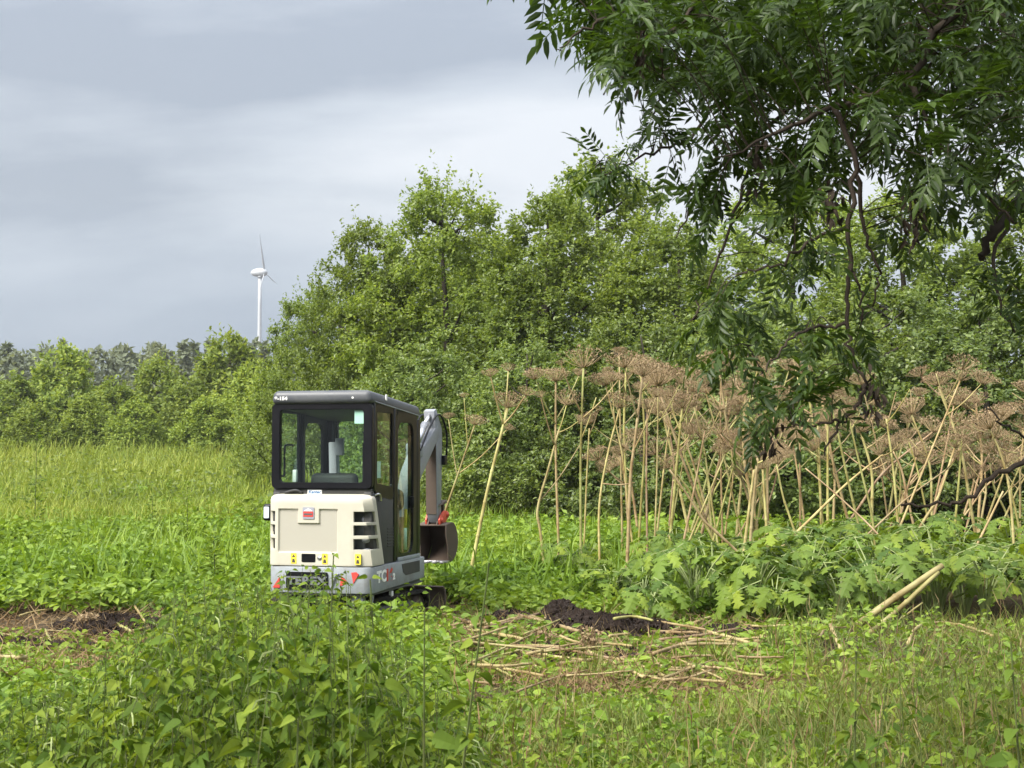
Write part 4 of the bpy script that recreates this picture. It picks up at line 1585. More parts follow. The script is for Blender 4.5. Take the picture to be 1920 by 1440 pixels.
    dgrey2 = paint('letter_grey', (0.13, 0.14, 0.15), 0.45, dirt=0.3, dirtcol=(0.12, 0.1, 0.08), scale=9)
    prism('name_panel', black, sk, rrect(-0.30, 0.10, 0.455, 0.615, 0.02), 'y', bk - 0.004, bk + 0.03)
    text_obj('raised_lettering', 'TEREX', 0.105, dgrey2, sk, (-0.10, bk - 0.0065, 0.53), (HP, 0, 0), 0.004, 1.25, 0.004)
    prism('warning_triangle', redl, sk, [(-0.44, 0.46), (-0.37, 0.46), (-0.375, 0.56)], 'y', bk - 0.002 + 0.02, bk + 0.06)
    prism('warning_triangle', redl, sk, [(0.21, 0.48), (0.28, 0.53), (0.225, 0.585)], 'y', bk - 0.002 + 0.012, bk + 0.06)
    prism('warning_triangle', redl, sk, [(0.335, 0.51), (0.385, 0.60), (0.36, 0.62), (0.315, 0.615)], 'y', bk - 0.002 + 0.022, bk + 0.06)
    pipe('pale_moulding', lgrey, sk, [(0.10, bk - 0.004, 0.465), (0.13, bk - 0.004, 0.475), (0.17, bk - 0.002, 0.58), (0.205, bk + 0.002, 0.605)], 0.008)
    text_obj('model_lettering', 'TC', 0.15, wht, sk, (0.5025, -0.58, 0.555), (HP, 0, HP), 0.001, 1.35, 0.006)
    text_obj('model_number', '16', 0.15, redl, sk, (0.5035, -0.37, 0.555), (HP, 0, HP), 0.001, 1.45, 0.009)
    text_obj('small_model_number', '2', 0.08, wht, sk, (0.5035, -0.24, 0.53), (HP, 0, HP), 0.001, 1.6, 0.005)
    prism('intake_grille', char, sk, [(0.0, 0.635), (0.55, 0.635), (0.55, 0.52), (0.12, 0.515), (0.04, 0.55)], 'x', 0.47, 0.5035)
    # underside plate carries the house on the slew ring
    bbox('house_floor', dgrey, E, -0.46, 0.46, -0.78, 0.70, 0.40, 0.43, 0.004)

    # ---- cream engine hood: unrolled grid with vent openings and a pressed panel
    def hood_pos(sv, v):
        x0, y0, r = 0.5, -0.865, 0.085
        sL = 0.10                                    # left return
        flat = 2 * (x0 - r)
        arc = r * HP
        t = sv
        if t < 0:
            X, Yy, nx, ny = -x0, y0 + r - t, -1, 0
        elif t < arc:
            a = t / r
            X, Yy, nx, ny = -x0 + r - r * math.cos(a), y0 + r - r * math.sin(a), -math.cos(a), -math.sin(a)
        elif t < arc + flat:
            X, Yy, nx, ny = -x0 + r + (t - arc), y0, 0, -1
        elif t < 2 * arc + flat:
            a = (t - arc - flat) / r
            X, Yy, nx, ny = x0 - r + r * math.sin(a), y0 + r - r * math.cos(a), math.sin(a), -math.cos(a)
        else:
            X, Yy, nx, ny = x0, y0 + r + (t - 2 * arc - flat), 1, 0
        return X, Yy, nx, ny
    arc = 0.085 * HP
    flat = 0.83
    tot = 2 * arc + flat

    def s_of_x(x):
        return arc + (x + 0.415)
    zb, zt = 0.672, 1.30
    ub = [('L', -0.10), ('L', 0.02), ('x', -0.455), ('x', -0.425), ('x', -0.395), ('x', -0.383), ('x', -0.21), ('x', -0.198), ('x', -0.15), ('x', -0.05), ('x', -0.002), ('x', 0.010), ('x', 0.17),
          ('x', 0.182), ('x', 0.25), ('x', 0.29), ('x', 0.33), ('e', -0.17), ('e', -0.075), ('e', -0.04), ('e', 0.0)]
    vb = [0.0, 0.03, 0.16, 0.19, 0.21, 0.25, 0.41, 0.46, 0.615, 0.63, 0.645, 0.66, 0.82, 0.84, 0.86, 0.93, 1.0]

    def s_end(v):
        return tot + 0.035 + 0.24 * (1 - v)

    def sval(u, v):
        k, a = u
        if k == 'L':
            return a
        if k == 'x':
            return s_of_x(a)
        e = s_end(v)
        return max(s_of_x(0.36), e + a * (1 + 0.8 * (1 - v)) if a < -0.1 else e + a)

    def depth(i, v):
        k, a = ub[i]
        if k != 'x':
            return 0.0
        inx = -0.39 < a < 0.175
        inz = 0.195 < v < 0.85
        tab = -0.205 < a < 0.005 and v > 0.63
        return 0.016 if (inx and inz and not tab) else 0.0
    bm = bmesh.new()
    grid = []
    rows = [(v, zb + v * (zt - zb), 0.0) for v in vb] + [(1.0, 1.322, 0.010), (1.0, 1.340, 0.032), (1.0, 1.350, 0.075), (1.0, 1.352, 0.11)]
    for v, z, inn in rows:
        row = []
        for i in range(len(ub)):
            X, Yy, nx, ny = hood_pos(sval(ub[i], v), v)
            d = depth(i, v) + inn
            row.append(bm.verts.new((X - nx * d, Yy - ny * d, z)))
        grid.append(row)
    ux = {round(a[1], 3): i for i, a in enumerate(ub) if a[0] == 'x'}
    for j in range(len(rows) - 1):
        v0, v1 = rows[j][0], rows[j + 1][0]
        for i in range(len(ub) - 1):
            vm = (v0 + v1) / 2
            vent = (0.25 < vm < 0.41) or (0.46 < vm < 0.615) or (0.66 < vm < 0.82)
            if v1 <= 1.0 and vent and (16 <= i <= 17 or i in (1, 2)):
                continue
            f = bm.faces.new((grid[j][i], grid[j][i + 1], grid[j + 1][i + 1], grid[j + 1][i]))
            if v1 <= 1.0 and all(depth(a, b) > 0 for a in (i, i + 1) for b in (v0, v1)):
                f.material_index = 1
    bmesh.ops.recalc_face_normals(bm, faces=bm.faces)
    hood = bm_obj('engine_hood', bm, cream, E, True)
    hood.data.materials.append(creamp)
    md = hood.modifiers.new('thick', 'SOLIDIFY')
    md.thickness = 0.03
    md.offset = -1
    md2 = hood.modifiers.new('soft', 'BEVEL')
    md2.width = 0.010
    md2.segments = 2
    md2.limit_method = 'ANGLE'
    md2.angle_limit = R(40)
    # things seen through the vents
    bbox('engine_block', dgrey, hood, -0.42, 0.40, -0.74, -0.45, 0.66, 1.28, 0.02)
    for zz in (0.83, 0.95, 1.14):
        pipe('duct', lgrey, hood, [(0.415, -0.79, zz - 0.03), (0.43, -0.66, zz - 0.02)], 0.035, 12)
    prism('badge', paint('badge_grey', (0.30, 0.31, 0.36), 0.3, dirt=0.05), hood, rrect(-0.155, -0.045, 1.115, 1.225, 0.008), 'y', -0.872, -0.85)
    prism('badge_emblem', redl, hood, [(-0.148, 1.135), (-0.052, 1.135), (-0.052, 1.185), (-0.148, 1.185)], 'y', -0.8745, -0.86)
    prism('badge_peak', wht, hood, [(-0.14, 1.189), (-0.06, 1.189), (-0.075, 1.20), (-0.10, 1.214), (-0.125, 1.20)], 'y', -0.8745, -0.86)
    prism('badge_stripe', dgrey, hood, [(-0.14, 1.152), (-0.06, 1.152), (-0.06, 1.168), (-0.14, 1.168)], 'y', -0.8757, -0.86)
    ring('latch_frame', black, hood, rrect(-0.165, -0.03, 0.705, 0.785, 0.012), rrect(-0.135, -0.055, 0.72, 0.77, 0.008), 'y', -0.872, -0.85)
    prism('latch_recess', black, hood, rrect(-0.14, -0.05, 0.715, 0.775, 0.006), 'y', -0.8672, -0.85)
    g = Geo()
    tube(g, [(0.01, -0.8675, 0.745), (0.01, -0.85, 0.745)], 0.022, 16)
    g.build('lock', bright, hood, True)
    for x in (-0.24, 0.06, 0.375):
        lb = prism('yellow_warning_label', yel, hood, rrect(x - 0.027, x + 0.027, 0.69, 0.79, 0.006), 'y', -0.8675, -0.855)
        prism('label_mark', char, lb, [(x - 0.016, 0.752), (x + 0.016, 0.752), (x, 0.78)], 'y', -0.8685, -0.86)
        prism('label_mark', char, lb, [(x - 0.016, 0.70), (x + 0.016, 0.70), (x + 0.008, 0.735), (x - 0.012, 0.735)], 'y', -0.8685, -0.86)
    # charcoal side panel with louvres
    sp = prism('side_panel', char, E, [(-0.80, 1.372), (-0.10, 1.285), (-0.085, 0.668), (-0.66, 0.668), (-0.80, 1.0)], 'x', 0.40, 0.478, 0.012)
    for k in range(7):
        bbox('louvre', char, sp, 0.468, 0.484, -0.36, -0.16, 0.83 + k * 0.028, 0.84 + k * 0.028, 0.002, 1)
    prism('side_panel', char, E, [(-0.80, 1.372), (-0.10, 1.285), (-0.085, 0.668), (-0.66, 0.668), (-0.80, 1.0)], 'x', -0.478, -0.40, 0.012)
    pipe('lift_hook', bright, sp, [(0.47, -0.70, 1.335), (0.50, -0.68, 1.35), (0.50, -0.62, 1.33), (0.495, -0.60, 1.28)], 0.010)
    # rear deck between hood and cab with cables and a sticker plate
    bbox('cab_rear_sill', char, E, -0.475, 0.475, -0.79, -0.72, 1.345, 1.402, 0.008)
    st = bbox('dealer_sticker', wht, E, -0.14, 0.0, -0.797, -0.785, 1.345, 1.39, 0.003, 1)
    text_obj('sticker_lettering', 'Kantec', 0.042, blu, st, (-0.07, -0.7985, 1.368), (HP, 0, 0), 0.0006, 1.0, 0.001, 0.2)
    pipe('cable', char, E, [(-0.36, -0.80, 1.36), (-0.25, -0.815, 1.385), (-0.19, -0.80, 1.36)], 0.012)

    # ---- cab
    tilt = lambda x, y, z: (x, y, z - 0.075 * sstep(-0.35, 0.62, y) * (z > 1.9))
    cab = empty('cab', (0, 0, 0))
    cab.parent = E
    rear = ring('rear_window_frame', black, cab, rrect(-0.487, 0.487, 1.40, 2.215, 0.05), rrect(-0.405, 0.402, 1.46, 2.155, 0.035), 'y', -0.815, -0.765)
    prism('window_pane', glass, rear, rrect(-0.415, 0.412, 1.45, 2.165, 0.03), 'y', -0.790, -0.786)
    prism('paper_notice', sheet, rear, rrect(0.305, 0.40, 2.02, 2.145, 0.003), 'y', -0.782, -0.780)
    # pillars
    for nm, x0, x1, y0, y1, za, zz in (('rear_pillar', -0.487, -0.43, -0.762, -0.70, 1.38, 2.22), ('rear_pillar', 0.43, 0.487, -0.762, -0.70, 1.38, 2.22),
                                       ('middle_pillar', -0.487, -0.435, -0.20, -0.115, 0.67, 2.21), ('middle_pillar', 0.435, 0.487, -0.20, -0.115, 0.67, 2.21),
                                       ('front_pillar', -0.487, -0.40, 0.50, 0.62, 0.67, 2.17), ('front_pillar', 0.40, 0.487, 0.50, 0.62, 0.67, 2.17)):
        bbox(nm, black, cab, x0, x1, y0, y1, za, zz, 0.014, 2, tilt)
    for sx in (-1, 1):
        xa, xb = (0.452, 0.481) if sx > 0 else (-0.481, -0.452)
        fr = ring('side_window_frame', black, cab, rrect(-0.705, -0.195, 1.30, 2.21, 0.05), rrect(-0.655, -0.235, 1.43, 2.13, 0.03), 'x', xa, xb, lambda x, y, z: (x, y, z - (0.10 * (y + 0.45) if z < 1.6 else 0)))
        prism('window_pane', glass, fr, rrect(-0.66, -0.23, 1.40, 2.14, 0.03), 'x', sx * 0.465, sx * 0.469)
        dr = ring('door_frame', black, cab, rrect(-0.12, 0.505, 0.675, 2.16, 0.06), rrect(-0.075, 0.39, 0.735, 2.05, 0.12), 'x', xa + sx * 0.004, xb + sx * 0.004)
        if sx > 0:
            prism('window_pane', glass, dr, rrect(-0.085, 0.41, 0.73, 2.06, 0.10), 'x', 0.469, 0.473)
        bbox('door_handle', black, dr, sx * 0.470 if sx > 0 else -0.51, 0.51 if sx > 0 else sx * 0.470, 0.33, 0.37, 1.18, 1.30, 0.01)
    prism('paper_notice', sheet, cab, rrect(-0.62, -0.50, 1.50, 1.66, 0.003), 'x', 0.457, 0.459)
    pipe('grab_rail', black, cab, [(-0.45, -0.68, 1.52), (-0.44, -0.64, 1.52), (-0.44, -0.62, 1.56), (-0.44, -0.62, 1.78), (-0.44, -0.58, 1.82), (-0.44, -0.42, 1.82)], 0.010)
    # front: frame with glass, lower panel
    ff = ring('front_window_frame', black, cab, rrect(-0.395, 0.395, 0.69, 2.15, 0.05), rrect(-0.37, 0.37, 1.08, 2.08, 0.04), 'y', 0.56, 0.60)
    prism('window_pane', glass, ff, rrect(-0.38, 0.38, 1.07, 2.09, 0.03), 'y', 0.578, 0.582)
    bbox('wiper', char, ff, -0.10, -0.085, 0.545, 0.555, 1.25, 1.85, 0.003)
    bbox('cab_floor', char, cab, -0.47, 0.47, -0.70, 0.60, 0.666, 0.70, 0.006)
    bbox('door_sill', grey, cab, 0.44, 0.495, -0.08, 0.60, 0.666, 0.705, 0.006)
    # roof
    rf = bbox('cab_roof', roofg, cab, -0.482, 0.486, -0.845, 0.64, 2.205, 2.335, 0.05, 4, lambda x, y, z: (x * (0.985 if z > 2.28 else 1.0), y, z - 0.10 * sstep(-0.2, 0.66, y) + (0.012 * (1 - (x / 0.49) ** 2) if z > 2.28 else 0)))
    bbox('roof_edge_trim', lgrey, rf, 0.478, 0.492, -0.74, 0.58, 2.225, 2.236, 0.003, 1, lambda x, y, z: (x, y, z - 0.10 * sstep(-0.2, 0.66, y)))
    bbox('roof_bolt', wht, rf, 0.482, 0.494, -0.45, -0.42, 2.25, 2.31, 0.004, 1)
    text_obj('roof_lettering', '8-154', 0.045, wht, rf, (-0.385, -0.8465, 2.262), (HP, 0, 0), 0.0005, 1.2, 0.002)
    g = Geo()
    tube(g, [(0.31, -0.849, 2.265), (0.31, -0.84, 2.265)], 0.010, 10)
    g.build('roof_screw', wht, rf)
    bbox('headliner', char, cab, -0.455, 0.455, -0.75, 0.56, 2.175, 2.203, 0.01, 2, lambda x, y, z: (x, y, z - 0.10 * sstep(-0.2, 0.66, y)))
    # seat and controls
    seat = empty('operator_seat', (0, 0, 0))
    seat.parent = cab
    bbox('seat_cushion', seatm, seat, -0.26, 0.22, -0.38, 0.08, 1.06, 1.17, 0.04, 3)
    bbox('seat_back', seatm, seat, -0.25, 0.21, -0.48, -0.37, 1.12, 1.545, 0.05, 3)
    bbox('seat_base', char, seat, -0.22, 0.18, -0.36, 0.04, 0.70, 1.06, 0.02)
    for sx in (-1, 1):
        co = bbox('side_console', char, cab, sx * 0.36 - 0.07, sx * 0.36 + 0.07, -0.30, 0.16, 0.70, 1.22, 0.03, 3)
        pipe('joystick', black, co, [(sx * 0.36, 0.10, 1.22), (sx * 0.36, 0.11, 1.33)], 0.012)
        g = Geo()
        tube(g, [(sx * 0.36, 0.11, 1.32), (sx * 0.36, 0.115, 1.36), (sx * 0.36, 0.12, 1.44)], [0.022, 0.028, 0.018], 10)
        g.build('joystick_grip', black, co, True)
    bbox('armrest', seatm, cab, 0.26, 0.44, 0.12, 0.30, 1.15, 1.38, 0.07, 4)
    bbox('control_column', lgrey, cab, -0.385, -0.30, 0.40, 0.50, 0.70, 1.86, 0.015, 2, lambda x, y, z: (x + 0.03 * math.sin(z * 9), y, z))
    bbox('monitor', lgrey, cab, -0.33, -0.24, 0.38, 0.42, 1.72, 1.90, 0.01)
    bbox('belt_tag', wht, cab, -0.33, -0.29, -0.70, -0.66, 1.46, 1.58, 0.008)
    pipe('travel_lever', bright, cab, [(0.10, 0.42, 0.70), (0.10, 0.40, 1.10)], 0.012)
    pipe('safety_bar', yel, cab, [(0.435, 0.30, 0.98), (0.435, 0.31, 1.17)], 0.016)
    pipe('safety_bar', sheet, cab, [(0.435, 0.30, 0.76), (0.435, 0.30, 0.98)], 0.015)
    # work lamp on the left
    la = bbox('work_lamp', black, E, -0.575, -0.49, -0.80, -0.66, 1.09, 1.25, 0.02, 3)
    prism('lamp_lens', lens, la, rrect(-0.563, -0.512, 1.115, 1.225, 0.01), 'y', -0.806, -0.795)
    bbox('lamp_bracket', black, la, -0.50, -0.44, -0.72, -0.69, 1.15, 1.18, 0.004)
    # things hanging below the skirt
    bbox('tow_bracket', lgrey, E, 0.29, 0.40, -0.80, -0.72, 0.29, 0.405, 0.012, 2, lambda x, y, z: (0.345 + (x - 0.345) * (1.3 if z < 0.35 else 0.8), y, z))
    pipe('hose', lgrey, E, [(0.46, -0.70, 0.41), (0.45, -0.72, 0.30), (0.42, -0.74, 0.22), (0.33, -0.78, 0.19), (0.22, -0.80, 0.18)], 0.014)
    bbox('grease_point', wht, E, 0.44, 0.47, -0.20, -0.15, 0.33, 0.385, 0.005)

    # ---- boom, dipper, bucket: side outlines in the plane of the boom (r forward, z up)
    B = empty('boom_assembly', (0.115, 0.98, 0.125), R(-5))
    B.scale = (1, 0.84, 0.93)
    B.parent = E
    bbox('swing_post', grey, E, 0.03, 0.23, 0.70, 1.0, 0.42, 0.72, 0.03)
    boom = prism('boom', lgrey, B, [(-0.08, 0.60), (0.07, 0.55), (0.32, 1.02), (0.56, 1.42), (1.17, 1.93), (1.21, 2.03), (1.15, 2.10), (0.48, 1.72), (0.28, 1.52), (0.02, 0.98)], 'x', -0.065, 0.065, 0.010)
    bbox('boom_bracket', lgrey, boom, -0.085, 0.085, 0.50, 0.62, 1.70, 1.86, 0.015)
    pipe('arm_cylinder', bright, B, [(0, 0.56, 1.84), (0, 0.90, 2.10)], 0.045, 12)
    pipe('arm_cylinder_rod', bright, B, [(0, 0.88, 2.085), (0, 1.07, 2.235)], 0.024, 10)
    pipe('boom_cylinder', dgrey, B, [(0, 0.12, 0.50), (0, 0.40, 0.98)], 0.045, 12)
    pipe('boom_cylinder_rod', bright, B, [(0, 0.39, 0.97), (0, 0.60, 1.40)], 0.024, 10)
    dip = prism('dipper_arm', lgrey, B, [(1.02, 2.26), (1.10, 2.29), (1.30, 2.05), (1.31, 1.86), (1.28, 0.93), (1.19, 0.89), (1.13, 1.00), (1.10, 1.86)], 'x', -0.062, 0.062, 0.010)
    prism('muddy_dipper_face', mudst, dip, [(1.060, 2.05), (1.094, 1.86), (1.124, 1.0), (1.132, 1.0), (1.104, 1.86), (1.07, 2.05)], 'x', -0.063, 0.058)
    pipe('bucket_cylinder', lgrey, B, [(0.0, 1.36, 2.02), (0.0, 1.375, 1.55)], 0.038, 12)
    pipe('bucket_cylinder_rod', bright, B, [(0.0, 1.375, 1.56), (0.0, 1.39, 1.14)], 0.021, 10)
    for k, xx in enumerate((-0.085, 0.085)):
        pipe('hydraulic_hose', black, B, [(xx, 0.50, 1.78), (xx, 0.80, 2.05), (xx * 1.1, 1.10, 2.22), (xx * 1.1, 1.36, 2.0), (xx, 1.38, 1.6)], 0.012)
    bbox('hose_clamp', black, dip, 0.05, 0.10, 1.28, 1.38, 1.60, 1.72, 0.01)
    prism('link_bar', mudst, B, [(1.17, 1.10), (1.21, 1.12), (1.41, 1.17), (1.42, 1.13)], 'x', -0.085, 0.085, 0.004)
    prism('link_bar', mudst, B, [(1.37, 1.15), (1.42, 1.15), (1.44, 0.98), (1.39, 0.97)], 'x', -0.05, 0.05, 0.004)
    # red quick coupler: two cheek plates with bosses
    for xx in (0.068, -0.088):
        cp = prism('quick_coupler', redp, B, [(1.15, 0.93), (1.20, 0.99), (1.32, 1.04), (1.44, 1.03), (1.46, 0.96), (1.38, 0.90), (1.27, 0.86), (1.17, 0.86)], 'x', xx, xx + 0.02, 0.004)
        for rr, zz in ((1.22, 0.92), (1.41, 0.985)):
            g = Geo()
            tube(g, [(xx - 0.008, rr, zz), (xx + 0.032, rr, zz)], 0.035, 14)
            tube(g, [(xx - 0.010, rr, zz), (xx + 0.034, rr, zz)], 0.016, 10)
            g.build('pin_boss', redp, cp, True)
    # bucket: mouth towards the cab
    prof = [(1.14, 0.86), (1.26, 0.88), (1.40, 0.88), (1.50, 0.80), (1.55, 0.68), (1.53, 0.56), (1.45, 0.47), (1.33, 0.425), (1.20, 0.42)]
    bw = 0.165
    bu = empty('bucket', (0, 0, 0))
    bu.parent = B
    P2 = smooth_path([(0, a, b) for a, b in prof], 4)
    bm = bmesh.new()
    La = [bm.verts.new((-bw, p[1], p[2])) for p in P2]
    Lb = [bm.verts.new((bw, p[1], p[2])) for p in P2]
    for i in range(len(P2) - 1):
        bm.faces.new((La[i], La[i + 1], Lb[i + 1], Lb[i]))
    sh = bm_obj('bucket_shell', bm, mudst, bu, True)
    mo = sh.modifiers.new('thick', 'SOLIDIFY')
    mo.thickness = 0.018
    mo.offset = 0
    pl = [(p[1], p[2]) for p in P2[:-2]] + [(1.22, 0.44), (1.20, 0.60), (1.13, 0.76)]
    for xx in (-bw - 0.004, bw - 0.010):
        prism('bucket_side_plate', mudst, bu, pl, 'x', xx, xx + 0.014)
    bbox('cutting_edge', bright, bu, -bw - 0.01, bw + 0.01, 1.15, 1.24, 0.408, 0.432, 0.003)
    for k in range(4):
        x = -bw + 0.03 + k * (2 * bw - 0.06) / 3
        bbox('bucket_tooth', bright, bu, x - 0.022, x + 0.022, 1.07, 1.17, 0.402, 0.428, 0.005)
    for xx in (-0.06, 0.045):
        prism('bucket_ear', mudst, bu, [(1.14, 0.87), (1.20, 0.96), (1.27, 0.93), (1.36, 0.98), (1.44, 1.01), (1.46, 0.95), (1.46, 0.86)], 'x', xx, xx + 0.015)


build_excavator()


# ------------------------------------------------------------------ foreground: grass, herbs, nettles
def nettle_leaves(base, h, r, pairs, ll0, lean, g_leaf, g_stem=None, shoots=True, stem_r=0.0025):
    """one nettle: opposite leaf pairs up a leaning stem; returns leaf frames"""
    top = base + np.array((lean[0] * h, lean[1] * h, h))
    mid = (base + top) / 2 + np.array((lean[0] * h * -0.12, lean[1] * h * -0.12, 0))
    path = smooth_path([base, mid, top], 5)
    cum = np.linspace(0, 1, len(path))
    if g_stem is not None:
        tube(g_stem, path, np.linspace(stem_r, stem_r * 0.45, len(path)), 4, 0, False)
    P, D, U, S = [], [], [], []
    a0 = r.uniform(0, 6.283)
    for k in range(pairs):
        t = 1.0 - (k / pairs) ** 1.1 * 0.72
        p = np.array([np.interp(t, cum, path[:, q]) for q in range(3)])
        for sd in (0, math.pi):
            a = a0 + k * 1.5708 + sd + r.normal() * 0.25
            el = r.normal() * 0.3 + (0.75 if k == 0 else 0.3 if k == 1 else -0.05)
            d = np.array((math.cos(a), math.sin(a), el))
            sz = ll0 * (0.42 + 0.58 * min(1, k / 3.0)) * r.uniform(0.75, 1.2)
            pet = nrm(d) * sz * 0.28
            P.append(p + pet)
            D.append(nrm(d * np.array((1, 1, 0.3)) + np.array((0, 0, -0.18))))
            U.append(np.array((math.cos(a) * 0.15, math.sin(a) * 0.15, 1)) + r.normal(size=3) * 0.45)
            S.append(sz)
            if k > 1 and r.uniform() < 0.35 and shoots:       # small side shoot leaves
                for q in range(2):
                    P.append(p + nrm(d) * 0.02)
                    D.append(nrm(d + r.normal(size=3) * 0.6 + np.array((0, 0, 0.5))))
                    U.append(rand_dirs(1, 1.5, r)[0])
                    S.append(sz * 0.5)
    P, D, U, S = map(np.array, (P, D, U, S))
    g_leaf.inst(LEAF_NETTLE, frames(D, U) * S[:, None, None], P)
    return path


def flower_strings(g, path, r, n=10, L=0.05):
    cum = np.linspace(0, 1, len(path))
    for k in range(n):
        t = r.uniform(0.72, 0.97)
        p = np.array([np.interp(t, cum, path[:, q]) for q in range(3)])
        a = r.uniform(0, 6.283)
        q = p + np.array((math.cos(a) * L * 0.7, math.sin(a) * L * 0.7, -L * 0.2))
        e = q + np.array((math.cos(a) * L * 0.3, math.sin(a) * L * 0.3, -L * 0.6))
        tube(g, [p, q, e], [0.002, 0.003, 0.002], 3, 0, False)


def low_zone(X, Y):
    """trampled ground around the felled pile and the torn soil: plants stay low"""
    px = X / Y * FPX + 960
    a = sstep(800, 880, px) * (1 - sstep(1430, 1530, px)) * sstep(8.5, 10.5, Y)
    b = (1 - sstep(270, 360, px)) * sstep(8.2, 9.5, Y)
    return 1 - 0.72 * np.maximum(a, b)


def build_foreground():
    r = np.random.default_rng(202)
    # --- grass in front, right and middle
    g = Geo()
    X, Y = scatter(44000, 700, 2120, 5.5, 15.6, r, 1.0)
    d = patch(X, Y, 1.1, 9.0)
    ok = r.uniform(0, 1, len(X)) < (0.45 + 0.55 * d)
    X, Y = X[ok], Y[ok]
    pxx = X / Y * FPX + 960
    # keep the felled pile open
    pile = (np.abs(pxx - 1130) < 300) & (Y > 12.0) & (Y < 15.2)
    ok = ~pile | (r.uniform(0, 1, len(X)) < 0.10)
    X, Y = X[ok], Y[ok]
    h = r.uniform(0.14, 0.46, len(X)) * (0.6 + 0.6 * patch(X, Y, 0.9, 3.1)) * low_zone(X, Y)
    blades(g, X, Y, h, r.uniform(0.006, 0.012, len(X)), r, 0.75)
    X, Y = scatter(5000, -150, 760, 7.5, 13.5, r, 1.0)
    blades(g, X, Y, r.uniform(0.15, 0.4, len(X)) * low_zone(X, Y), 0.010, r, 0.6)
    tag(g.build('foreground_grass', M['fgrass']), 'short green grass in front of the felled stalks and the leafy bed', 'grass', kind='stuff')
    g = Geo()
    X, Y = scatter(15000, 760, 2120, 5.5, 14.8, r, 1.0)
    ok = r.uniform(0, 1, len(X)) < np.clip((patch(X, Y, 1.3, 5.5) - 0.35) * 2.2, 0.05, 1)
    X, Y = X[ok], Y[ok]
    blades(g, X, Y, r.uniform(0.10, 0.30, len(X)), r.uniform(0.004, 0.008, len(X)), r, 1.1)
    X, Y = scatter(11000, -200, 1450, 11.0, 17.0, r, 1.0)
    ok = clear_of_machine(X, Y, 0.0)
    X, Y = X[ok], Y[ok]
    blades(g, X, Y, r.uniform(0.10, 0.30, len(X)), r.uniform(0.006, 0.012, len(X)), r, 2.2, zoff=0.03)
    X, Y = scatter(420, 820, 2120, 6.0, 13.5, r, 1.0)
    hh = r.uniform(0.35, 0.75, len(X)) * (0.4 + 0.6 * low_zone(X, Y))
    blades(g, X, Y, hh, 0.004, r, 0.22)
    blades(g, X, Y, hh * 0.3, 0.012, r, 0.25, LEAF_DIAMOND, 0, zoff=hh * 0.75)
    tag(g.build('dry_grass', M['dryblade']), 'dry brown grass and straw litter between the green blades', 'grass', kind='stuff')
    # --- low herbs
    g = Geo()
    X, Y = scatter(2300, 680, 2120, 6.5, 14.8, r, 1.0)
    d = patch(X, Y, 1.4, 2.2)
    ok = r.uniform(0, 1, len(X)) < (0.25 + 0.75 * d)
    X, Y = X[ok], Y[ok]
    pxx = X / Y * FPX + 960
    pile = (np.abs(pxx - 1130) < 290) & (Y > 12.2) & (Y < 15.0)
    ok = ~pile | (r.uniform(0, 1, len(X)) < 0.10)
    X, Y = X[ok], Y[ok]
    herb_leaves(g, X, Y, r.uniform(0.10, 0.34, len(X)) * low_zone(X, Y), r.uniform(0.05, 0.085, len(X)), 10, r, LEAF_HEX, 0, 0.10, 0.8)
    X, Y = scatter(2600, -200, 860, 7.5, 14.4, r, 1.0)
    ok = clear_of_machine(X, Y, 0.02)
    X, Y = X[ok], Y[ok]
    soil = ((X / Y * FPX + 960) < 330) & (Y > 11.8)
    ok = ~soil | (r.uniform(0, 1, len(X)) < 0.5)
    X, Y = X[ok], Y[ok]
    herb_leaves(g, X, Y, r.uniform(0.15, 0.5, len(X)) * low_zone(X, Y), r.uniform(0.06, 0.10, len(X)), 11, r, LEAF_HEX, 0, 0.12, 0.8)
    # torn leaves thrown on the pile
    X, Y = scatter(1300, 820, 1500, 11.6, 15.6, r, 1.0)
    ok = clear_of_machine(X, Y, 0.0)
    X, Y = X[ok], Y[ok]
    herb_leaves(g, X, Y, r.uniform(0.03, 0.12, len(X)), r.uniform(0.08, 0.15, len(X)), 5, r, LEAF_LANCE, 0, 0.15, 1.1)
    tag(g.build('low_herbs', M['weed']), 'low leafy herbs growing through the foreground grass', 'herbs', kind='stuff')
    # --- upright grass tufts by the pile
    for i, (px, py, n, lab) in enumerate([(1452, 1222, 34, 'tuft of long upright grass at the right end of the felled pile'),
                                         (1345, 1255, 24, 'small blue-green grass tuft in front of the pile'),
                                         (1120, 1275, 24, 'arching grass tuft in front of the root clump'),
                                         (1530, 1270, 22, 'loose grass tuft in the right meadow')]):
        c = gnd(px, py)
        g = Geo()
        P = np.zeros((n, 3)) + r.normal(size=(n, 3)) * np.array((0.05, 0.05, 0))
        D = nrm(np.stack([r.normal(size=n) * 0.3, r.normal(size=n) * 0.3, np.ones(n)], -1))
        hh = r.uniform(0.22, 0.42, n)
        g.inst(BLADE, frames(D, rand_dirs(n, 0, r)) * np.stack([np.full(n, 0.011), hh, hh], -1)[:, None, :], P)
        o = g.build('grass_tuft', M['fgrass'])
        o.location = tuple(c)
        tag(o, lab, 'grass tuft')
    # --- nettle thicket
    gl, gs, gf = Geo(), Geo(), Geo()
    cnt = 0
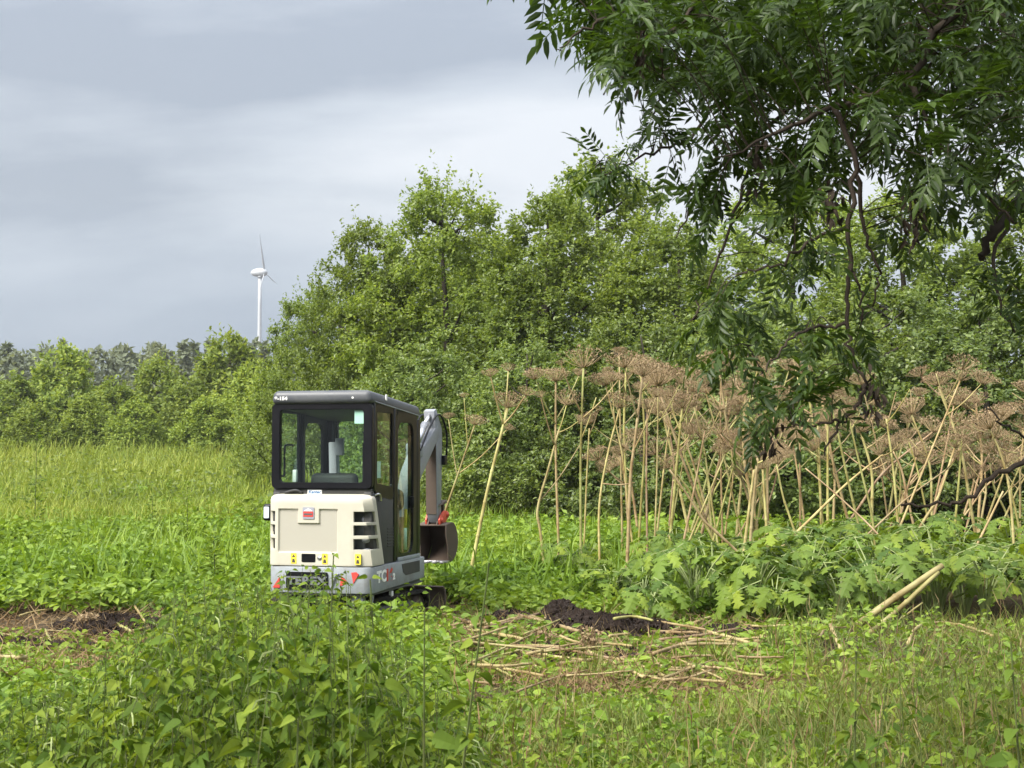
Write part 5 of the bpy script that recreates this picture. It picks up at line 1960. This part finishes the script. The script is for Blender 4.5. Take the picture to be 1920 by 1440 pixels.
    while cnt < 640:
        Yd = r.uniform(4.3, 8.0)
        px = r.uniform(-180, 900)
        prof = np.interp(px, [-180, 0, 150, 240, 330, 450, 560, 640, 720, 800, 900], [1235, 1260, 1240, 1150, 1075, 1055, 1055, 1062, 1130, 1215, 1290])
        py = prof + abs(r.normal()) * 85 + r.uniform(-14, 22)
        if px > 700 and r.uniform() < 0.35:
            continue
        top = at(px, min(py, 1460), Yd)
        zb = float(H(top[0], Yd))
        h = top[2] - zb
        if h < 0.25:
            continue
        cnt += 1
        lean = r.normal(size=2) * 0.17
        base = np.array((top[0] - lean[0] * h, Yd - lean[1] * h, zb - 0.02))
        pa = nettle_leaves(base, h, r, int(r.integers(8, 13)), r.uniform(0.045, 0.078) * (1.3 if r.uniform() < 0.12 and Yd > 5.5 else 1), lean, gl, gs)
        if r.uniform() < 0.15:
            flower_strings(gf, pa, r, 6, 0.04)
    cnt = 0
    while cnt < 95:                                        # thinner nettles to the right
        Yd = r.uniform(4.4, 8.0)
        px = r.uniform(850, 2060)
        prof = np.interp(px, [850, 1000, 1250, 1400, 1500, 1620, 1800, 2060], [1300, 1340, 1350, 1300, 1270, 1250, 1240, 1230])
        py = prof + abs(r.normal()) * 90
        top = at(px, min(py, 1470), Yd)
        zb = float(H(top[0], Yd))
        h = top[2] - zb
        cnt += 1
        if h < 0.2:
            continue
        lean = r.normal(size=2) * 0.12
        base = np.array((top[0] - lean[0] * h, Yd - lean[1] * h, zb - 0.02))
        nettle_leaves(base, h, r, int(r.integers(5, 8)), r.uniform(0.06, 0.09), lean, gl, gs)
    o = Geo()
    o.v, o.f, o.n = gl.v[:], gl.f[:], gl.n
    for src, mi in ((gs, 1), (gf, 2)):
        off = o.n
        o.v += src.v
        o.f += [(F + off, mi) for F, _ in src.f]
        o.n += src.n
    ob = o.build('nettle_thicket', [M['nettle'], M['gstem'], M['petiole']])
    tag(ob, 'thicket of dark green nettles filling the lower left foreground', 'nettles', kind='stuff')
    # --- nettles that stand out singly
    singles = [(920, 1040, 4.1, 0.10, -0.03, 12, 'tall dark nettle in front of the felled pile, its bare stem reaching the bottom edge', 0.075),
               (795, 1130, 4.3, 0.00, 0.02, 9, 'slim nettle between the track and the tall dark one', 0.085),
               (625, 1030, 5.2, 0.03, 0.0, 9, 'nettle tip rising in front of the latch of the cream hood', 0.085),
               (695, 1075, 5.0, -0.05, 0.0, 9, 'nettle in front of the red marking on the grey skirt', 0.085),
               (580, 1085, 4.9, 0.03, 0.0, 9, 'nettle in front of the raised lettering on the skirt', 0.085),
               (540, 1075, 5.6, -0.02, 0.0, 8, 'light green nettle at the left corner of the skirt', 0.085),
               (560, 1330, 3.5, 0.02, 0.0, 6, 'bright young nettle with broad leaves close to the camera', 0.085),
               (1605, 1210, 4.6, 0.02, 0.0, 9, 'tallest of the thin nettles in the right foreground', 0.07),
               (1895, 1190, 4.4, -0.04, 0.0, 9, 'nettle at the right edge of the foreground', 0.075)]
    for px, py, Yd, lx, ly, pairs, lab, ll in singles:
        top = at(px, py, Yd)
        h0 = top[2]
        bx = top[0] - lx * h0
        zb = float(H(bx, Yd))
        h = h0 - zb
        e = empty('nettle_plant', (bx, Yd, zb))
        tag(e, lab, 'nettle')
        gl, gs = Geo(), Geo()
        nettle_leaves(np.array((0, 0, -0.02)), h, r, pairs, ll, (lx, ly), gl, gs, True, 0.0055)
        gs.build('stem', M['gstem'], e)
        gl.build('foliage', M['nettle'], e)


build_foreground()


# ------------------------------------------------------------------ ash tree: trunk just outside the picture, limbs hanging into it
def build_ash():
    r = np.random.default_rng(303)
    root = empty('ash_tree', (4.6, 6.2, float(H(4.6, 6.2))))
    tag(root, 'overhanging ash tree with dark drooping foliage at the upper right', 'tree')
    O = np.array(root.location)
    g = Geo()
    tube(g, smooth_path(np.array([(4.6, 6.2, -0.2), (4.55, 6.15, 1.5), (4.7, 6.0, 3.4), (4.5, 5.8, 5.5), (4.7, 5.5, 8.5)]), 5) - O, np.linspace(0.30, 0.10, 21), 12)
    g.build('trunk', M['bark'], root, True)
    nodes = []                                     # points that twigs may start from

    def limb(P, r0, r1, nm='limb'):
        pa = smooth_path(P, 6)
        g = Geo()
        wob = r.normal(size=pa.shape) * 0.007
        wob[0] = 0
        tube(g, pa + wob - O, np.linspace(r0, r1, len(pa)), 7)
        g.build(nm, M['twig'] if r0 < 0.05 else M['bark'], root, True)
        nodes.extend(list(pa[2:]))
        return pa
    A = at
    # big limbs from the trunk
    limb([(4.55, 5.9, 4.3), A(1990, -60, 5.6), A(1790, 20, 5.4), A(1700, 150, 5.3), A(1560, 200, 5.2)], 0.022, 0.009)
    limb([(4.5, 5.85, 4.6), A(2100, -200, 5.8), A(1600, -120, 5.8), A(1330, -30, 5.7), A(1120, 40, 5.6)], 0.05, 0.010)
    limb([(4.6, 6.1, 3.2), A(2080, 300, 6.2), A(1925, 375, 6.1), A(1870, 430, 6.0), A(1835, 485, 6.0)], 0.06, 0.014)
    limb([(4.6, 6.1, 3.0), A(2150, 650, 5.9), A(1960, 830, 5.7), A(1862, 895, 5.6), A(1790, 945, 5.6), A(1690, 948, 5.6)], 0.016, 0.005)
    limb([(4.55, 5.9, 3.8), A(2050, 60, 6.6), A(1800, 180, 6.8), A(1560, 140, 6.8), A(1350, 180, 6.9)], 0.045, 0.010)
    # hanging branches
    limb([A(1560, 200, 5.2), A(1608, 300, 5.2), A(1588, 420, 5.2), A(1592, 520, 5.2), A(1588, 620, 5.2), A(1612, 690, 5.2), A(1645, 760, 5.2)], 0.011, 0.005, 'branch')
    limb([A(1606, 330, 5.25), A(1620, 430, 5.3), A(1645, 510, 5.3), A(1640, 580, 5.3)], 0.009, 0.003, 'branch')
    limb([A(1592, 500, 5.2), A(1612, 545, 5.2), A(1618, 600, 5.2)], 0.006, 0.003, 'branch')
    limb([A(1588, 428, 5.2), A(1530, 445, 5.1), A(1470, 490, 5.0), A(1400, 510, 5.0)], 0.008, 0.003, 'branch')
    limb([A(1590, 610, 5.2), A(1540, 612, 5.2), A(1480, 640, 5.1), A(1430, 700, 5.0)], 0.007, 0.003, 'branch')
    limb([A(1625, 720, 5.2), A(1600, 770, 5.2), A(1560, 790, 5.2), A(1490, 800, 5.2)], 0.009, 0.003, 'branch')
    limb([A(1575, 790, 5.2), A(1545, 850, 5.2)], 0.006, 0.003, 'branch')
    limb([A(1350, 180, 6.9), A(1290, 260, 6.6), A(1210, 290, 6.4), A(1130, 330, 6.3)], 0.010, 0.003, 'branch')
    limb([A(1560, 140, 6.8), A(1420, 250, 6.4), A(1320, 350, 6.2), A(1270, 440, 6.0)], 0.012, 0.003, 'branch')
    limb([A(1420, 250, 6.4), A(1380, 400, 6.2), A(1330, 520, 6.0), A(1300, 600, 5.9)], 0.009, 0.003, 'branch')
    limb([A(1560, 200, 5.2), A(1450, 250, 5.1), A(1360, 300, 5.0)], 0.010, 0.003, 'branch')
    limb([A(1120, 40, 5.6), A(1075, 70, 5.6), A(1050, 95, 5.6)], 0.006, 0.002, 'branch')
    limb([A(1330, -30, 5.7), A(1240, 80, 5.6), A(1160, 150, 5.6), A(1130, 175, 5.6)], 0.010, 0.003, 'branch')
    limb([A(1240, 80, 5.6), A(1240, 180, 5.5), A(1220, 215, 5.5)], 0.006, 0.003, 'branch')
    limb([A(1700, 150, 5.3), A(1760, 260, 5.2), A(1820, 330, 5.2), A(1900, 420, 5.1)], 0.012, 0.004, 'branch')
    limb([A(1890, 410, 6.0), A(1860, 520, 5.9), A(1900, 620, 5.8)], 0.010, 0.004, 'branch')
    limb([A(1960, 830, 5.7), A(1890, 800, 5.6), A(1850, 760, 5.6)], 0.006, 0.003, 'branch')
    nvis = len(nodes)
    # the crown overhead and to the right, beyond the picture
    for k in range(16):
        a = r.uniform(0, 6.283)
        L = r.uniform(2.2, 4.6)
        z1 = r.uniform(4.6, 7.5)
        e = np.array((4.6 + math.cos(a) * L, 5.6 + math.sin(a) * L, z1))
        limb([(4.6, 5.8, r.uniform(3.6, 6.0)), (4.6 + math.cos(a) * L * 0.5, 5.7 + math.sin(a) * L * 0.5, z1 + 0.2), e], 0.06, 0.012)
    nodes_a = np.array(nodes)

    # ash leaf: rachis with opposite leaflets
    def ash_leaf(seed, n=5, plain=False):
        q = np.random.default_rng(seed)
        V, T, Q = [], [], []
        g2 = Geo()
        tpl = leaf_tpl([(0, 0), (0.28, 0.13), (0.62, 0.135), (1, 0)], 0.35, 0.16) if not plain else (LEAF_HEX[0] * np.array((0.52, 1, 0.7)), LEAF_HEX[1])
        P, D, U, S = [], [], [], []
        for k in range(n + 1):
            t = 0.28 + 0.72 * k / n
            p = np.array((0, t, -0.22 * t * t))
            if k == n:
                P.append(p), D.append((0, 1, -0.5)), U.append((0, 0.3, 1)), S.append(0.40)
            else:
                for sd in (-1, 1):
                    P.append(p)
                    D.append((sd * 0.8, 0.62 + q.normal() * 0.12, -0.32 + q.normal() * 0.15))
                    U.append((q.normal() * 0.25, q.normal() * 0.25, 1))
                    S.append(0.36 * q.uniform(0.85, 1.12) * (0.85 if k == 0 else 1))
        P, D, U, S = map(lambda z: np.array(z, float), (P, D, U, S))
        g2.inst(tpl, frames(D, U) * S[:, None, None], P)
        kk = np.linspace(0, 1, 5)
        w = 0.008
        rv = np.concatenate([np.stack([np.full(5, sx * w), kk, -0.22 * kk * kk], -1) for sx in (-1, 1)])
        g2.add(rv, [np.array([(i, i + 1, i + 6, i + 5) for i in range(4)])])
        Vv = np.concatenate(g2.v)
        return Vv, [np.concatenate([F for F, _ in g2.f if F.shape[1] == k]) for k in (3, 4) if any(F.shape[1] == k for F, _ in g2.f)]
    TPL = [ash_leaf(70 + i, n) for i, n in enumerate((4, 5, 5))]
    TPLP = [ash_leaf(80 + i, n, True) for i, n in enumerate((4, 5, 5))]
    gl, gt = Geo(), Geo()

    def spray(tip, n0, L=0.25, nl=6, near=None):
        """a twig from the nearest branch to tip, with a whorl of compound leaves near its end"""
        src = nodes_a[:nvis] if near else nodes_a
        d2 = ((src - tip) ** 2).sum(1) + 0.6 * np.maximum(0, tip[2] - src[:, 2]) ** 2
        b = src[int(np.argmin(d2))]
        mid = (b + tip) / 2 + np.array((0, 0, 0.05))
        pa = smooth_path([b, mid, tip], 3)
        tube(gt, pa - O, np.linspace(0.003, 0.0015, len(pa)), 3, 0, False)
        d0 = nrm(tip - b)
        n = nl
        k = r.uniform(0.55, 1.0, n)
        k[:2] = 1
        P = np.array([[np.interp(x, np.linspace(0, 1, len(pa)), pa[:, q]) for q in range(3)] for x in k])
        D = nrm(d0 * 0.7 + r.normal(size=(n, 3)) * 0.65 + np.array((0, 0, -0.22)))
        U = np.array((0, 0, 1.0)) + r.normal(size=(n, 3)) * 0.35
        S = L * r.uniform(0.75, 1.2, n)
        for q in range(3):
            m = np.arange(n) % 3 == q
            gl.inst((TPL if near else TPLP)[q], frames(D[m], U[m]) * S[m][:, None, None], P[m] - O)

    def poly_points(poly, n):
        poly = np.array(poly, float)
        out = []
        lo, hi = poly.min(0), poly.max(0)
        while len(out) < n:
            p = r.uniform(lo, hi)
            ins = False
            j = len(poly) - 1
            for i in range(len(poly)):
                if (poly[i, 1] > p[1]) != (poly[j, 1] > p[1]) and p[0] < (poly[j, 0] - poly[i, 0]) * (p[1] - poly[i, 1]) / (poly[j, 1] - poly[i, 1]) + poly[i, 0]:
                    ins = not ins
                j = i
            if ins:
                out.append(p)
        return out
    regions = [
        ([(1055, -40), (1075, 80), (1160, 140), (1300, 190), (1500, 200), (1700, 210), (1960, 240), (1960, -60)], 345, (4.8, 7.4)),
        ([(1240, 170), (1280, 210), (1330, 330), (1480, 380), (1700, 330), (1960, 330), (1960, 200), (1500, 180)], 74, (4.8, 7.0)),
        ([(1270, 290), (1265, 370), (1330, 430), (1500, 420), (1560, 300)], 15, (4.9, 6.4)),
        ([(1120, 320), (1105, 345), (1160, 365), (1190, 320)], 5, (6.1, 6.5)),
        ([(1190, 270), (1200, 310), (1260, 260), (1240, 250)], 4, (6.2, 6.6)),
        ([(1260, 410), (1260, 470), (1330, 600), (1400, 640), (1480, 560), (1560, 470), (1500, 420)], 7, (4.8, 6.2)),
        ([(1300, 600), (1330, 690), (1420, 740), (1470, 690), (1450, 620)], 6, (4.8, 6.0)),
        ([(1420, 770), (1350, 800), (1400, 840), (1560, 830), (1590, 770), (1500, 750)], 9, (5.0, 5.5)),
        ([(1480, 640), (1520, 700), (1660, 690), (1650, 640)], 5, (5.0, 5.6)),
        ([(1700, 330), (1720, 400), (1800, 390), (1960, 420), (1960, 330)], 12, (5.0, 6.2)),
        ([(1850, 480), (1830, 560), (1870, 640), (1960, 650), (1960, 470)], 6, (5.2, 6.2)),
        ([(1640, 380), (1650, 470), (1720, 470), (1740, 400)], 3, (5.0, 5.6)),
    ]
    for poly, n, (ya, yb) in regions:
        for p in poly_points(poly, n):
            spray(at(p[0], p[1] - 25, r.uniform(ya, yb)), 0, r.uniform(0.135, 0.19), int(r.integers(4, 7)), True)
    # keys: hanging bunches of dry ash fruit
    for px, py in ((1715, 390), (1712, 410), (1205, 70), (1420, 300), (1560, 370), (1440, 820), (1640, 735)):
        c = at(px, py, 5.2)
        b = nodes_a[int(np.argmin(((nodes_a - c) ** 2).sum(1)))]
        gk = Geo()
        tube(gk, [b - O, c - O + np.array((0, 0, 0.03))], [0.003, 0.002], 3, 0, False)
        n = 26
        P = c - O + r.normal(size=(n, 3)) * np.array((0.02, 0.02, 0.05))
        gk.inst(LEAF_LANCE, frames(rand_dirs(n, -2.5, r), rand_dirs(n, 0, r)) * np.full(n, 0.045)[:, None, None], P)
        tag(gk.build('seed_bunch', M['twig'], root), kind='stuff')
    # unseen crown above and beside: shades the foreground
    for k in range(300):
        a = r.uniform(0, 6.283)
        q = math.sqrt(r.uniform(0, 1)) * 4.8
        tip = np.array((4.4 + q * math.cos(a) - 0.6, 5.2 + q * math.sin(a) * 0.9, r.uniform(4.3, 8.2)))
        v = tip - np.array((0, 0, CAMZ))
        pxx, pyy = 960 + v[0] / v[1] * FPX if v[1] > 0.5 else 9999, 860 - v[2] / v[1] * FPX if v[1] > 0.5 else -9999
        if 300 < pxx < 2000 and pyy > -60:
            continue
        spray(tip, 0, r.uniform(0.26, 0.36), 6)
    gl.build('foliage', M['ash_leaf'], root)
    tag(gt.build('twig', M['twig'], root), kind='stuff')


build_ash()

# ------------------------------------------------------------------ the air: thin haze round the whole place
def build_haze():
    bm = bmesh.new()
    bmesh.ops.create_cube(bm, size=1)
    for v in bm.verts:
        v.co = Vector((v.co.x * 1100, 390 + v.co.y * 830, 58 + v.co.z * 120))
    me = bpy.data.meshes.new('haze')
    bm.to_mesh(me)
    bm.free()
    m, nt, N, L = new_mat('haze')
    pv = N('ShaderNodeVolumePrincipled')
    pv.inputs['Color'].default_value = (0.93, 0.96, 1.0, 1)
    pv.inputs['Density'].default_value = 0.00026
    pv.inputs['Anisotropy'].default_value = 0.2
    out = N('ShaderNodeOutputMaterial')
    L(pv.outputs[0], out.inputs['Volume'])
    me.materials.append(m)
    o = link('haze', me)
    tag(o, 'thin pale haze over the whole field', 'haze', kind='stuff')


build_haze()
